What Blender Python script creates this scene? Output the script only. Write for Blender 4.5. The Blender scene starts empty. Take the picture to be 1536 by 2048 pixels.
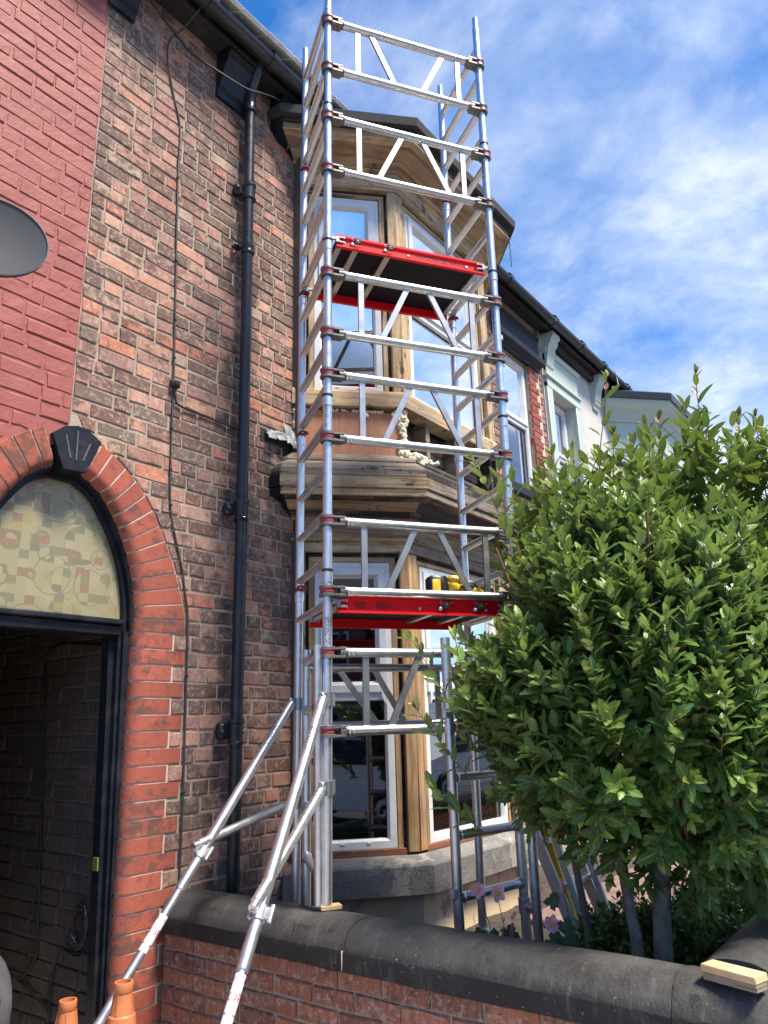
import bpy, bmesh, math, random
import numpy as np
from mathutils import Vector, Matrix
random.seed(7)
rng = np.random.default_rng(7)
S = bpy.context.scene
COL = S.collection
R = math.radians
# ------------------------------------------------------------------ camera, light, exposure
CAM_Z = 1.6
F_PX, PITCH, ROLL, AW = 1498.1, R(16.034), R(1.671), R(36.863)
cam_d = bpy.data.cameras.new('camera')
cam = bpy.data.objects.new('camera', cam_d); COL.objects.link(cam)
cam_d.sensor_fit = 'VERTICAL'; cam_d.sensor_height = 36.0; cam_d.lens = 36.0*F_PX/2048.0
cam_d.clip_start = 0.05; cam_d.clip_end = 3000
fwd = Vector((math.cos(AW)*math.cos(PITCH), math.sin(AW)*math.cos(PITCH), math.sin(PITCH)))
upv = Vector((-math.cos(AW)*math.sin(PITCH), -math.sin(AW)*math.sin(PITCH), math.cos(PITCH)))
rgt = Vector((math.sin(AW), -math.cos(AW), 0))
Xc = math.cos(ROLL)*rgt - math.sin(ROLL)*upv
Yc = math.sin(ROLL)*rgt + math.cos(ROLL)*upv
Mc = Matrix.Identity(4)
for i in range(3):
    Mc[i][0] = Xc[i]; Mc[i][1] = Yc[i]; Mc[i][2] = -fwd[i]
Mc[2][3] = CAM_Z
cam.matrix_world = Mc
S.camera = cam
SUN_EL, SUN_AZ = R(62), R(-88)            # azimuth measured from +X (along the terrace) towards +Y (behind it)
sun_dir = Vector((math.cos(SUN_EL)*math.cos(SUN_AZ), math.cos(SUN_EL)*math.sin(SUN_AZ), math.sin(SUN_EL)))
sl = bpy.data.lights.new('sun', 'SUN'); sl.energy = 2.9; sl.angle = R(14); sl.color = (1.0, .90, .76)
so = bpy.data.objects.new('sun', sl); COL.objects.link(so); so.location = (0, 0, 30)
so.rotation_euler = sun_dir.to_track_quat('Z', 'Y').to_euler()
S.view_settings.view_transform = 'Standard'; S.view_settings.look = 'None'
S.view_settings.gamma = 1.0; S.view_settings.use_curve_mapping = False
S.view_settings.exposure = 1.62
W = bpy.data.worlds.new('World'); S.world = W; W.use_nodes = True

class G:
    """small node-graph builder"""
    def __init__(s, nt): s.t = nt
    def n(s, typ, ins=None, **kw):
        nd = s.t.nodes.new(typ)
        for k, v in kw.items(): setattr(nd, k, v)
        for k, v in (ins or {}).items(): s.put(nd.inputs[k], v)
        return nd
    def put(s, sock, v):
        if isinstance(v, bpy.types.NodeSocket): s.t.links.new(v, sock)
        elif isinstance(v, (tuple, list)) and len(v) == 3 and sock.type == 'RGBA': sock.default_value = (*v, 1)
        else: sock.default_value = v
    def math(s, op, a, b=0.0, clamp=False):
        nd = s.n('ShaderNodeMath', {0: a, 1: b}, operation=op); nd.use_clamp = clamp
        return nd.outputs[0]
    def mix(s, f, a, b, mode='MIX'):
        nd = s.n('ShaderNodeMix', {0: f, 6: a, 7: b}, data_type='RGBA', blend_type=mode)
        return nd.outputs[2]
    def ramp(s, f, stops, interp='LINEAR'):
        nd = s.n('ShaderNodeValToRGB', {0: f}); e = nd.color_ramp; e.interpolation = interp
        while len(e.elements) < len(stops): e.elements.new(.5)
        for el, (p, c) in zip(e.elements, stops):
            el.position = p
            el.color = (*c, 1) if isinstance(c, (tuple, list)) else (c, c, c, 1)
        return nd.outputs[0]
    def step(s, f, a, b):
        nd = s.n('ShaderNodeMapRange', {0: f, 1: a, 2: b, 3: 0.0, 4: 1.0}); nd.clamp = True
        return nd.outputs[0]
    def pos(s):
        if not hasattr(s, '_p'): s._p = s.n('ShaderNodeNewGeometry').outputs['Position']
        return s._p
    def scale(s, v, sc):
        return s.n('ShaderNodeVectorMath', {0: v, 1: sc}, operation='MULTIPLY').outputs[0]
    def noise(s, sc, vec=None, detail=4, rough=.55, dist=0.0):
        return s.n('ShaderNodeTexNoise', {'Vector': vec or s.pos(), 'Scale': sc, 'Detail': detail, 'Roughness': rough, 'Distortion': dist}).outputs[0]
    def voro(s, sc, vec=None, out=0, feature='F1', rnd=1.0):
        return s.n('ShaderNodeTexVoronoi', {'Vector': vec or s.pos(), 'Scale': sc, 'Randomness': rnd}, feature=feature).outputs[out]
    def bump(s, h, strength=.4, dist=.01, normal=None):
        ins = {'Height': h, 'Strength': strength, 'Distance': dist}
        if normal: ins['Normal'] = normal
        return s.n('ShaderNodeBump', ins).outputs[0]
    def sep(s, v): return s.n('ShaderNodeSeparateXYZ', {0: v}).outputs
    def comb(s, x, y, z): return s.n('ShaderNodeCombineXYZ', {0: x, 1: y, 2: z}).outputs[0]
    def rnd(s):
        a = s.n('ShaderNodeAttribute', attribute_name='rnd').outputs['Fac']
        b = s.n('ShaderNodeObjectInfo').outputs['Random']
        return s.math('FRACT', s.math('ADD', a, b))

def material(name):
    m = bpy.data.materials.new(name); m.use_nodes = True
    m.node_tree.nodes.clear()
    return m, G(m.node_tree)
def finish(m, g, col, rough=.6, metal=0.0, normal=None, **extra):
    ins = {'Base Color': col, 'Roughness': rough, 'Metallic': metal}
    if normal: ins['Normal'] = normal
    p = g.n('ShaderNodeBsdfPrincipled', ins)
    for k, v in extra.items(): g.put(p.inputs[k], v)
    o = g.n('ShaderNodeOutputMaterial', {0: p.outputs[0]})
    return m
def simple(name, col, rough=.5, metal=0.0, var=.18, sc=14.0, bump=.12, bsc=60.0, dirt=None, dsc=3.0, damt=.5, **extra):
    """one colour with mottling, fine relief and optional dirt"""
    m, g = material(name)
    nz = g.noise(sc, detail=5)
    c = g.mix(g.step(nz, .3, .7), tuple(x*(1-var) for x in col), tuple(min(1, x*(1+var)) for x in col))
    if dirt: c = g.mix(g.math('MULTIPLY', g.step(g.noise(dsc, detail=7, rough=.65), .5, .68), damt), c, dirt)
    nb = g.noise(bsc, detail=4)
    rr = g.math('ADD', g.math('MULTIPLY', g.math('SUBTRACT', nz, .5), .25), rough, clamp=True)
    return finish(m, g, c, rr, metal, g.bump(nb, bump, .004), **extra)

# ------------------------------------------------------------------ sky
wg = G(W.node_tree); W.node_tree.nodes.clear()
sky = wg.n('ShaderNodeTexSky', sky_type='NISHITA', sun_disc=False, sun_elevation=SUN_EL, sun_rotation=math.pi/2-SUN_AZ)
sky.air_density = 1.0; sky.dust_density = .35; sky.ozone_density = 2.2
dirv = wg.n('ShaderNodeTexCoord').outputs['Generated']
dx, dy, dz = wg.sep(dirv)
den = wg.math('ADD', wg.math('MAXIMUM', dz, 0.0), .22)
px, py = wg.math('DIVIDE', dx, den), wg.math('DIVIDE', dy, den)
# clouds streak across the street direction
pv = wg.comb(wg.math('MULTIPLY', px, .95), wg.math('MULTIPLY', py, .80), 11.3)
c1 = wg.noise(1.5, pv, detail=10, rough=.60, dist=.25)
c2 = wg.noise(5.2, pv, detail=8, rough=.60, dist=.2)
cl = wg.math('ADD', wg.math('MULTIPLY', c1, .66), wg.math('MULTIPLY', c2, .34))
# clear towards the far left, thin cloud over the street, banks low down
side = wg.math('MINIMUM', wg.math('SUBTRACT', wg.math('MULTIPLY', dx, .26), wg.math('MULTIPLY', dy, .30)), .10)
cl = wg.math('ADD', wg.math('ADD', wg.math('ADD', cl, wg.math('MULTIPLY', wg.math('MINIMUM', dy, 0.0), .06)), wg.math('MULTIPLY', side, 1.0)), wg.math('MULTIPLY', wg.math('SUBTRACT', .52, dz), .30))
mask = wg.math('POWER', wg.step(cl, .425, .70), 1.0)
blue = wg.mix(1.0, sky.outputs[0], (.22, .70, 1.14), 'MULTIPLY')
shade = wg.ramp(c2, [(.30, (2.6, 3.5, 5.2)), (.50, (4.0, 4.5, 5.5)), (.66, (5.6, 5.9, 6.4))])
skycol = wg.mix(wg.math('MULTIPLY', mask, .88), blue, shade)
bg = wg.n('ShaderNodeBackground', {0: skycol, 1: .070})
wg.n('ShaderNodeOutputWorld', {0: bg.outputs[0]})

# ------------------------------------------------------------------ camera maths (used to pick the pieces that show largest)
_MI = np.array(Mc.inverted())
def project(P):
    P = np.atleast_2d(np.asarray(P, float)); q = P @ _MI[:3, :3].T + _MI[:3, 3]
    z = -q[:, 2]; z = np.where(z < 1e-3, 1e-3, z)
    return 768+F_PX*q[:, 0]/z, 1024-F_PX*q[:, 1]/z, -q[:, 2]

# ------------------------------------------------------------------ object helpers
ROOT_LOC = {}
def root(name, label, cat, loc=(0, 0, 0), group=None, kind=None):
    o = bpy.data.objects.new(name, None); COL.objects.link(o)
    o.location = loc; o.empty_display_size = .1
    o['label'] = label; o['category'] = cat
    if group: o['group'] = group
    if kind: o['kind'] = kind
    ROOT_LOC[o.name] = Vector(loc)
    return o
def link(name, data, parent=None, label=None, kind=None, group=None, mw=None):
    o = bpy.data.objects.new(name, data); COL.objects.link(o)
    if parent is not None:
        o.parent = parent
        L = ROOT_LOC.get(parent.name)
        if L is not None: o.matrix_parent_inverse = Matrix.Translation(-L)
    if mw is not None: o.matrix_basis = mw
    if label: o['label'] = label
    if kind: o['kind'] = kind
    if group: o['group'] = group
    return o
def frame(o, ex, ey, ez=(0, 0, 1)):
    M = Matrix.Identity(4)
    for i in range(3):
        M[i][0] = ex[i]; M[i][1] = ey[i]; M[i][2] = ez[i]; M[i][3] = o[i]
    return M

class MB:
    """collects faces and links them as one mesh object"""
    def __init__(s, M=None): s.v = []; s.f = []; s.M = M or Matrix.Identity(4); s.attr = None
    def add(s, vs, fs):
        b = len(s.v); s.v += [s.M @ Vector(p) for p in vs]; s.f += [tuple(b+i for i in f) for f in fs]
        return s
    def box(s, x0, x1, y0, y1, z0, z1, c=0.0):
        if c <= 0:
            vs = [(x, y, z) for x in (x0, x1) for y in (y0, y1) for z in (z0, z1)]
            return s.add(vs, [(0, 1, 3, 2), (4, 6, 7, 5), (0, 4, 5, 1), (2, 3, 7, 6), (0, 2, 6, 4), (1, 5, 7, 3)])
        lo = (x0, y0, z0); hi = (x1, y1, z1); vs = []; idx = {}
        for sx in (0, 1):
            for sy in (0, 1):
                for sz in (0, 1):
                    sg = (sx, sy, sz)
                    for a in range(3):
                        p = []
                        for k in range(3):
                            e = hi[k] if sg[k] else lo[k]
                            if k != a: e += -c if sg[k] else c
                            p.append(e)
                        idx[(sg, a)] = len(vs); vs.append(tuple(p))
        fs = []
        for a in range(3):
            b_, c_ = (a+1) % 3, (a+2) % 3
            for sa in (0, 1):
                q = []
                for (u, w) in ((0, 0), (1, 0), (1, 1), (0, 1)):
                    sg = [0, 0, 0]; sg[a] = sa; sg[b_] = u; sg[c_] = w; q.append(idx[(tuple(sg), a)])
                fs.append(tuple(q))
            for u in (0, 1):
                for w in (0, 1):
                    s0 = [0, 0, 0]; s0[b_] = u; s0[c_] = w; s1 = list(s0); s1[a] = 1
                    s0, s1 = tuple(s0), tuple(s1)
                    fs.append((idx[(s0, b_)], idx[(s1, b_)], idx[(s1, c_)], idx[(s0, c_)]))
        for sx in (0, 1):
            for sy in (0, 1):
                for sz in (0, 1):
                    fs.append(tuple(idx[((sx, sy, sz), a)] for a in range(3)))
        return s.add(vs, fs)
    def tube(s, p0, p1, r0, r1=None, n=14, caps=True):
        return s.path([p0, p1], r0, r1, n, caps)
    def path(s, pts, r0, r1=None, n=10, caps=True):
        r1 = r0 if r1 is None else r1
        pts = [Vector(p) for p in pts]; vs = []; fs = []; m = len(pts); u = None
        for i, p in enumerate(pts):
            d = (pts[min(i+1, m-1)]-pts[max(i-1, 0)]).normalized()
            if u is None:
                u = d.orthogonal().normalized()
            else:
                u = (u-d*u.dot(d)).normalized()
            w = d.cross(u); r = r0+(r1-r0)*i/(m-1)
            for k in range(n):
                a = 2*math.pi*k/n; vs.append(p+(u*math.cos(a)+w*math.sin(a))*r)
        for i in range(m-1):
            for k in range(n):
                k2 = (k+1) % n; fs.append((i*n+k, i*n+k2, (i+1)*n+k2, (i+1)*n+k))
        if caps: fs.append(tuple(range(n))[::-1]); fs.append(tuple((m-1)*n+k for k in range(n)))
        return s.add(vs, fs)
    def bar(s, p0, p1, w, t, side):
        """rectangular bar; side = direction of its width"""
        p0, p1 = Vector(p0), Vector(p1); d = (p1-p0).normalized(); sd = Vector(side); sd = (sd-d*sd.dot(d)).normalized(); q = d.cross(sd)
        vs = []
        for p in (p0, p1):
            for a, b in ((-1, -1), (1, -1), (1, 1), (-1, 1)): vs.append(p+sd*(a*w/2)+q*(b*t/2))
        return s.add(vs, [(0, 1, 2, 3), (4, 7, 6, 5), (0, 4, 5, 1), (1, 5, 6, 2), (2, 6, 7, 3), (3, 7, 4, 0)])
    def lathe(s, o, ax, prof, n=24, closed=False):
        """prof = [(distance along ax, radius)]"""
        o = Vector(o); ax = Vector(ax).normalized(); u = ax.orthogonal().normalized(); w = ax.cross(u); vs = []; fs = []
        for (h, r) in prof:
            for k in range(n):
                a = 2*math.pi*k/n; vs.append(o+ax*h+(u*math.cos(a)+w*math.sin(a))*r)
        for i in range(len(prof)-1):
            for k in range(n):
                k2 = (k+1) % n; fs.append((i*n+k, i*n+k2, (i+1)*n+k2, (i+1)*n+k))
        if closed: fs.append(tuple(range(n))[::-1]); fs.append(tuple((len(prof)-1)*n+k for k in range(n)))
        return s.add(vs, fs)
    def prism(s, poly, axis_vec):
        """closed polygon (3-D points) pushed along axis_vec"""
        a = Vector(axis_vec); n = len(poly); vs = [Vector(p) for p in poly]+[Vector(p)+a for p in poly]
        fs = [tuple(range(n))[::-1], tuple(range(n, 2*n))]+[(i, (i+1) % n, n+(i+1) % n, n+i) for i in range(n)]
        return s.add(vs, fs)
    def mesh(s, name, mat, smooth=38, recalc=True):
        me = bpy.data.meshes.new(name); me.from_pydata([tuple(p) for p in s.v], [], s.f)
        if recalc:
            bm = bmesh.new(); bm.from_mesh(me); bmesh.ops.recalc_face_normals(bm, faces=bm.faces); bm.to_mesh(me); bm.free()
        if smooth:
            me.shade_smooth(); me.set_sharp_from_angle(angle=R(smooth))
        if mat: me.materials.append(mat)
        return me
    def build(s, name, mat, parent=None, label=None, kind=None, group=None, smooth=38):
        return link(name, s.mesh(name, mat, smooth), parent, label, kind, group)
def tagged(o, label, cat, group=None):
    o['label'] = label; o['category'] = cat
    if group: o['group'] = group
    return o
def text_mesh(body, size, extrude=.0004):
    cu = bpy.data.curves.new('lettering', 'FONT'); cu.body = body; cu.size = size; cu.extrude = extrude
    cu.align_x = 'CENTER'; cu.align_y = 'CENTER'
    o = bpy.data.objects.new('lettering', cu); COL.objects.link(o)
    dg = bpy.context.evaluated_depsgraph_get()
    me = bpy.data.meshes.new_from_object(o.evaluated_get(dg))
    bpy.data.objects.remove(o); me.name = 'lettering'; me.materials.clear()
    return me
def lettering(body, size, M, mat, parent, label=None, bold=0):
    me = text_mesh(body, size); me.materials.append(mat)
    return link('lettering', me, parent, label, mw=None) if False else _place(me, M, parent, label)
def _place(me, M, parent, label):
    me.transform(M); return link('lettering', me, parent, label)
# ------------------------------------------------------------------ materials
def brickmat(name, pal, soot=.35, smear=.35, smear_col=(.50, .42, .33), bumpy=.5, streak=True, soot_col=(.065, .048, .042), spots=True, grime=0.0):
    m, g = material(name)
    r = g.rnd(); k = len(pal)
    c = g.ramp(r, [(i/max(1, k-1)*.999, p) for i, p in enumerate(pal)], 'CONSTANT' if k > 4 else 'LINEAR')
    r2 = g.math('FRACT', g.math('MULTIPLY', r, 7.31)); r3 = g.math('FRACT', g.math('MULTIPLY', r, 23.7))
    c = g.mix(.30, c, g.mix(r2, tuple(x*.5 for x in pal[1]), tuple(min(1, x*1.3) for x in pal[2])))
    off = g.math('MULTIPLY', r, 17.0)
    x, y, z = g.sep(g.pos())
    pv = g.comb(x, g.math('ADD', y, off), z)
    if streak:
        st = g.noise(1.0, g.comb(g.math('MULTIPLY', x, 60), g.math('ADD', g.math('MULTIPLY', y, 60), off), g.math('MULTIPLY', z, 9)), detail=3)
        c = g.mix(g.math('MULTIPLY', g.step(st, .5, .75), .38), c, g.mix(.5, c, (.55, .40, .33)))
        c = g.mix(g.math('MULTIPLY', g.step(st, .48, .25), .4), c, g.mix(.5, c, (.03, .02, .02)))
    s1 = g.noise(15.0, pv, detail=7, rough=.62)
    thr = g.math('SUBTRACT', .80, g.math('MULTIPLY', r3, soot))
    smask = g.step(g.math('SUBTRACT', s1, g.math('SUBTRACT', thr, .2)), 0.0, .14)
    c = g.mix(g.math('MULTIPLY', smask, .72), c, soot_col)
    if smear > 0:
        s2 = g.noise(40.0, pv, detail=8, rough=.7, dist=.3)
        c = g.mix(g.math('MULTIPLY', g.step(s2, .51, .64), smear), c, smear_col)
    if spots:
        sp = g.voro(75.0, pv); c = g.mix(g.math('MULTIPLY', g.step(sp, .24, .12), g.step(g.noise(9, pv), .52, .6)), c, (.03, .02, .02))
    if grime:
        big = g.math('ADD', g.math('MULTIPLY', g.noise(1.7, detail=6, rough=.62), .6), g.math('MULTIPLY', g.noise(7.0, detail=5, rough=.6), .4))
        c = g.mix(g.math('MULTIPLY', g.step(big, .46, .62), grime), c, g.mix(.65, c, soot_col))
        # soot washed down beside the downpipe, tar splashes over the lower cornice
        px_ = g.step(g.math('ABSOLUTE', g.math('SUBTRACT', x, 2.925)), .11, .015)
        c = g.mix(g.math('MULTIPLY', g.math('MULTIPLY', px_, g.step(g.noise(6.0, detail=6, rough=.65), .42, .56)), .85), c, (.022, .020, .020))
        tz = g.math('MULTIPLY', g.step(g.math('ABSOLUTE', g.math('SUBTRACT', z, 3.33)), .30, .10), g.step(x, 3.12, 3.30))
        c = g.mix(g.math('MULTIPLY', g.math('MULTIPLY', tz, g.step(g.noise(5.0, detail=6, rough=.65), .40, .50)), .92), c, (.020, .019, .020))
    h = g.math('ADD', g.math('MULTIPLY', g.noise(45, pv, detail=6, rough=.65), .8), g.math('MULTIPLY', s1, .5))
    return finish(m, g, c, .88, 0, g.bump(h, bumpy, .008))

M = {}
M['old_brick'] = brickmat('old_brick', [(.34, .18, .145), (.54, .27, .185), (.41, .20, .148), (.28, .155, .13), (.49, .215, .138), (.38, .19, .15), (.56, .345, .24), (.32, .17, .143), (.47, .25, .185), (.40, .19, .142), (.56, .19, .10), (.48, .28, .20), (.46, .35, .26), (.41, .205, .155), (.17, .12, .105)], soot=.42, smear=.55, grime=.60, smear_col=(.56,.46,.38))
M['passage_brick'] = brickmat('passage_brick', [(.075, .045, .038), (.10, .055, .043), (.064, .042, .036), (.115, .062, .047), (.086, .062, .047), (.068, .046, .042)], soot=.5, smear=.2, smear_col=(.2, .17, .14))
M['red_brick'] = brickmat('red_brick', [(.355, .085, .053), (.39, .102, .062), (.32, .079, .052), (.365, .092, .057)], soot=.20, smear=.12, smear_col=(.5, .22, .15), bumpy=.35, streak=False)
M['jamb_brick'] = brickmat('jamb_brick', [(.33, .075, .052), (.37, .085, .055), (.28, .065, .05), (.35, .09, .06)], soot=.12, smear=.06, bumpy=.3, streak=False)
M['garden_brick'] = brickmat('garden_brick', [(.27, .105, .062), (.38, .155, .09), (.31, .122, .072), (.20, .085, .058), (.42, .16, .085), (.34, .13, .08), (.24, .105, .072)], soot=.15, smear=.65, smear_col=(.50, .42, .36), bumpy=.35)
m, g = material('painted_brick')
nz = g.noise(5, detail=6); n2 = g.noise(60, detail=5, rough=.7)
c = g.mix(g.step(nz, .35, .7), (.29, .076, .064), (.345, .096, .080))
c = g.mix(g.math('MULTIPLY', g.step(g.noise(16, detail=8, rough=.7), .62, .68), .25), c, (.23, .05, .045))
chip = g.step(g.noise(7.5, detail=10, rough=.75), .735, .75)
c = g.mix(chip, c, (.72, .55, .5))
M['painted_brick'] = finish(m, g, c, .62, 0, g.bump(g.math('ADD', g.noise(34, detail=7, rough=.68), g.math('MULTIPLY', g.noise(9, detail=3), .8)), .5, .008))
def mortar(name, a, b, dark=(.12, .11, .10), damt=.5):
    m, g = material(name)
    c = g.mix(g.step(g.noise(26, detail=6, rough=.7), .3, .7), a, b)
    c = g.mix(g.math('MULTIPLY', g.step(g.noise(4, detail=6, rough=.7), .5, .66), damt), c, dark)
    return finish(m, g, c, .95, 0, g.bump(g.noise(90, detail=6, rough=.75), .8, .008))
M['mortar'] = mortar('mortar', (.47, .385, .295), (.34, .275, .21), damt=.45)
M['cement'] = mortar('cement', (.54, .48, .33), (.42, .37, .25), damt=.25)
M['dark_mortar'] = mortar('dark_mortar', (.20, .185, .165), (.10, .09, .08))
M['arch_mortar'] = mortar('arch_mortar', (.72, .62, .52), (.50, .38, .30), damt=.2)
M['black_paint'] = simple('black_paint', (.0105, .0125, .019), .45, **{'Specular IOR Level': .3}, var=.25, bump=.22, bsc=30, dirt=(.06, .06, .065), damt=.35, dsc=8)
M['iron'] = simple('iron', (.016, .018, .022), .33, var=.3, sc=30, bump=.18, bsc=22, dirt=(.05, .045, .04), damt=.5, dsc=6)
M['soffit'] = simple('soffit', (.02, .02, .022), .7, var=.3, dirt=(.09, .08, .07), damt=.4)
M['gutter'] = simple('gutter', (.018, .021, .025), .32, var=.2, bump=.06)
m, g = material('coping')
nz = g.noise(3.5, detail=8, rough=.68); nf = g.noise(140, detail=3)
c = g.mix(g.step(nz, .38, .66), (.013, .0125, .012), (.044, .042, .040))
c = g.mix(g.math('MULTIPLY', g.step(nf, .55, .75), .35), c, (.14, .14, .14))
x, y, z = g.sep(g.pos())
scr = g.noise(1.0, g.comb(g.math('MULTIPLY', x, 8), g.math('MULTIPLY', y, 55), g.math('MULTIPLY', z, 8)), detail=5)
c = g.mix(g.math('MULTIPLY', g.step(scr, .6, .75), .22), c, (.20, .195, .185))
spk = g.math('MULTIPLY', g.step(g.noise(58, detail=5, rough=.7), .655, .69), g.step(g.noise(2.6, detail=5), .47, .62))
c = g.mix(g.step(z, .752, .738), c, g.mix(.25, (.0105, .0105, .0115), c))  # front face coloured darker: painted-in shade of a sideways face, plus intact black paint
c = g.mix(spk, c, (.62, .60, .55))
c = g.mix(g.math('MULTIPLY', g.math('MULTIPLY', g.step(z, .748, .775), g.step(g.noise(6.5, detail=8, rough=.7), .34, .66)), .42), c, (.150, .143, .134))  # top coloured lighter: painted-in light on the upward face, plus patchy paint wear
c = g.mix(g.math('MULTIPLY', g.math('MULTIPLY', g.step(scr, .5, .6), g.step(g.noise(12), .5, .6)), .3), c, (.10, .11, .09))
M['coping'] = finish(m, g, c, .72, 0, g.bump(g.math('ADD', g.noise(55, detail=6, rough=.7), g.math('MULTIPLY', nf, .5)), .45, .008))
m, g = material('aluminium')
nz = g.noise(1.0, g.scale(g.pos(), (18, 18, 18)), detail=6, rough=.7)
c = g.mix(g.step(nz, .35, .7), (.66, .67, .69), (.82, .83, .84))
c = g.mix(g.math('MULTIPLY', g.step(g.noise(42, detail=6, rough=.75), .60, .66), .5), c, (.34, .34, .35))
M['aluminium'] = finish(m, g, c, g.math('ADD', .24, g.math('MULTIPLY', nz, .22)), .93, g.bump(g.noise(120, detail=3), .06, .002))
M['bright_alu'] = simple('bright_alu', (.37, .38, .395), .42, .92, var=.06, bump=.05)
M['zinc'] = simple('zinc', (.55, .55, .55), .42, .9, var=.2, sc=40)
M['claw_grey'] = simple('claw_grey', (.20, .19, .18), .45, .6, var=.2)
M['claw_red'] = simple('claw_red', (.36, .045, .065), .42, .1, var=.15)
M['clip_red'] = simple('clip_red', (.22, .012, .018), .3, .3, var=.2)
M['platform_red'] = simple('platform_red', (.72, .008, .014), .45, 0, var=.08, sc=6, bump=.04, dirt=(.4, .01, .012), damt=.3, **{'Specular IOR Level': .25})
M['deck'] = simple('deck', (.006, .006, .011), .6, var=.2, **{'Specular IOR Level': .2})
M['black_plastic'] = simple('black_plastic', (.016, .016, .017), .4, var=.2)
M['black_ink'] = simple('black_ink', (.02, .02, .02), .6, var=.05)
M['dark_red_ink'] = simple('dark_red_ink', (.075, .004, .006), .5, var=.05)
M['pink_ink'] = simple('pink_ink', (.60, .05, .10), .6, var=.1)
M['sticker'] = simple('sticker', (.74, .74, .78), .55, var=.08, dirt=(.6, .35, .38), damt=.5, dsc=30)

def timber(name, vertical, light, dark, paint=.0, thr=.60, grey=0.0, pcol=(.022, .018, .016)):
    m, g = material(name)
    x, y, z = g.sep(g.pos())
    if vertical: sv = g.comb(g.math('MULTIPLY', x, 30), g.math('MULTIPLY', y, 30), g.math('MULTIPLY', z, 1.6))
    else: sv = g.comb(g.math('MULTIPLY', x, 1.6), g.math('MULTIPLY', y, 1.6), g.math('MULTIPLY', z, 32))
    g1 = g.noise(1.0, sv, detail=6, rough=.62, dist=1.0)
    g2 = g.noise(3.1, sv, detail=3, rough=.5)
    c = g.ramp(g1, [(.30, tuple(q*.7 for q in dark)), (.42, dark), (.52, light), (.72, tuple(min(1, q*1.2) for q in light))])
    c = g.mix(g.math('MULTIPLY', g.step(g2, .55, .72), .35), c, dark)
    blot = g.noise(3.2, detail=6, rough=.65)
    c = g.mix(g.math('MULTIPLY', g.step(blot, .46, .70), .6), c, tuple(q*.42 for q in dark))
    if grey: c = g.mix(g.math('MULTIPLY', g.step(g.noise(4.5, detail=7, rough=.7), .42, .62), grey), c, (.26, .235, .20))
    kv = g.scale(g.pos(), (1, 1, .62) if vertical else (.62, .62, 1))
    kn = g.voro(3.4, kv)
    c = g.mix(g.math('MULTIPLY', g.step(kn, .085, .05), .75), c, tuple(q*.28 for q in dark))
    if paint:
        pm = g.math('ADD', g.math('MULTIPLY', g.noise(1.3, sv, detail=7, rough=.7), .45), g.math('MULTIPLY', g.noise(5.5, detail=6, rough=.7), .55))
        c = g.mix(g.math('MULTIPLY', g.step(pm, thr, thr+.03), paint), c, pcol)
    ck = g.step(g.noise(.7, sv, detail=2), .70, .73)
    c = g.mix(g.math('MULTIPLY', ck, .8), c, (.03, .02, .015))
    return finish(m, g, c, .78, 0, g.bump(g.math('ADD', g1, g.math('MULTIPLY', g.noise(70), .3)), .35, .006))
PINE, PINED = (.60, .435, .245), (.40, .245, .12)
BRN, BRND = (.40, .255, .14), (.22, .125, .06)
M['pine_h'] = timber('pine_horizontal', False, PINE, PINED, .8, .555, .5)
M['pine_v'] = timber('pine_vertical', True, PINE, PINED, .8, .555, .5)
M['brown_h'] = timber('brown_timber', False, BRN, BRND, .8, .585, .35)
M['grey_h'] = timber('weathered_timber', False, (.30, .235, .165), (.155, .11, .075), .85, .545, .6)
M['dark_h'] = timber('sooty_timber', False, (.12, .085, .055), (.05, .035, .025), .95, .46, .25)
M['strip_v'] = timber('stripped_post', True, (.46, .28, .125), (.29, .155, .06), .8, .585, .35, (.16, .045, .018))
M['black_t'] = timber('painted_moulding', True, (.18, .12, .07), (.08, .05, .03), 1.0, .45, .3)
M['red_t'] = timber('red_brown_bead', False, (.24, .085, .038), (.14, .045, .02), .4, .58, .2, (.4, .36, .3))
M['offcut'] = timber('fresh_pine', False, (.66, .47, .25), (.46, .28, .12), .2, .66, 0)
M['upvc'] = simple('upvc', (.70, .72, .73), .33, var=.05, sc=5, bump=.02, dirt=(.45, .45, .42), damt=.4, dsc=7)
m, g = material('glass')
fr = g.n('ShaderNodeFresnel', {0: 1.95}).outputs[0]
gl = g.n('ShaderNodeBsdfGlossy', {0: (.95, .97, 1.0), 1: .004}); tr = g.n('ShaderNodeBsdfTransparent', {0: (.80, .85, .84)})
ms = g.n('ShaderNodeMixShader', {0: g.math('MULTIPLY', fr, 1.6, True), 1: tr.outputs[0], 2: gl.outputs[0]})
g.n('ShaderNodeOutputMaterial', {0: ms.outputs[0]}); M['glass'] = m
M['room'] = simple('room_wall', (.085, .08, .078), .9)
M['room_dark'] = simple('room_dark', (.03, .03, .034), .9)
M['blind'] = simple('blind_slat', (.20, .21, .22), .5)
M['curtain'] = simple('net_curtain', (.62, .63, .72), .9, var=.08, sc=6)
m, g = material('red_board')
x, y, z = g.sep(g.pos())
st = g.noise(1.0, g.comb(g.math('MULTIPLY', x, 130), g.math('MULTIPLY', y, 130), g.math('MULTIPLY', z, 3)), detail=3)
c = g.mix(g.step(st, .35, .7), (.40, .175, .095), (.55, .27, .16))
M['red_board'] = finish(m, g, g.mix(g.math('MULTIPLY', g.step(g.noise(6, detail=6), .5, .7), .3), c, (.55, .36, .27)), .8, 0, g.bump(st, .2, .003))
M['foam'] = simple('foam', (.62, .56, .42), .9, var=.18, sc=40, bump=.9, bsc=45)
M['lead'] = simple('lead', (.24, .26, .28), .55, .1, var=.3, sc=12, bump=.3, bsc=18)
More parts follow.
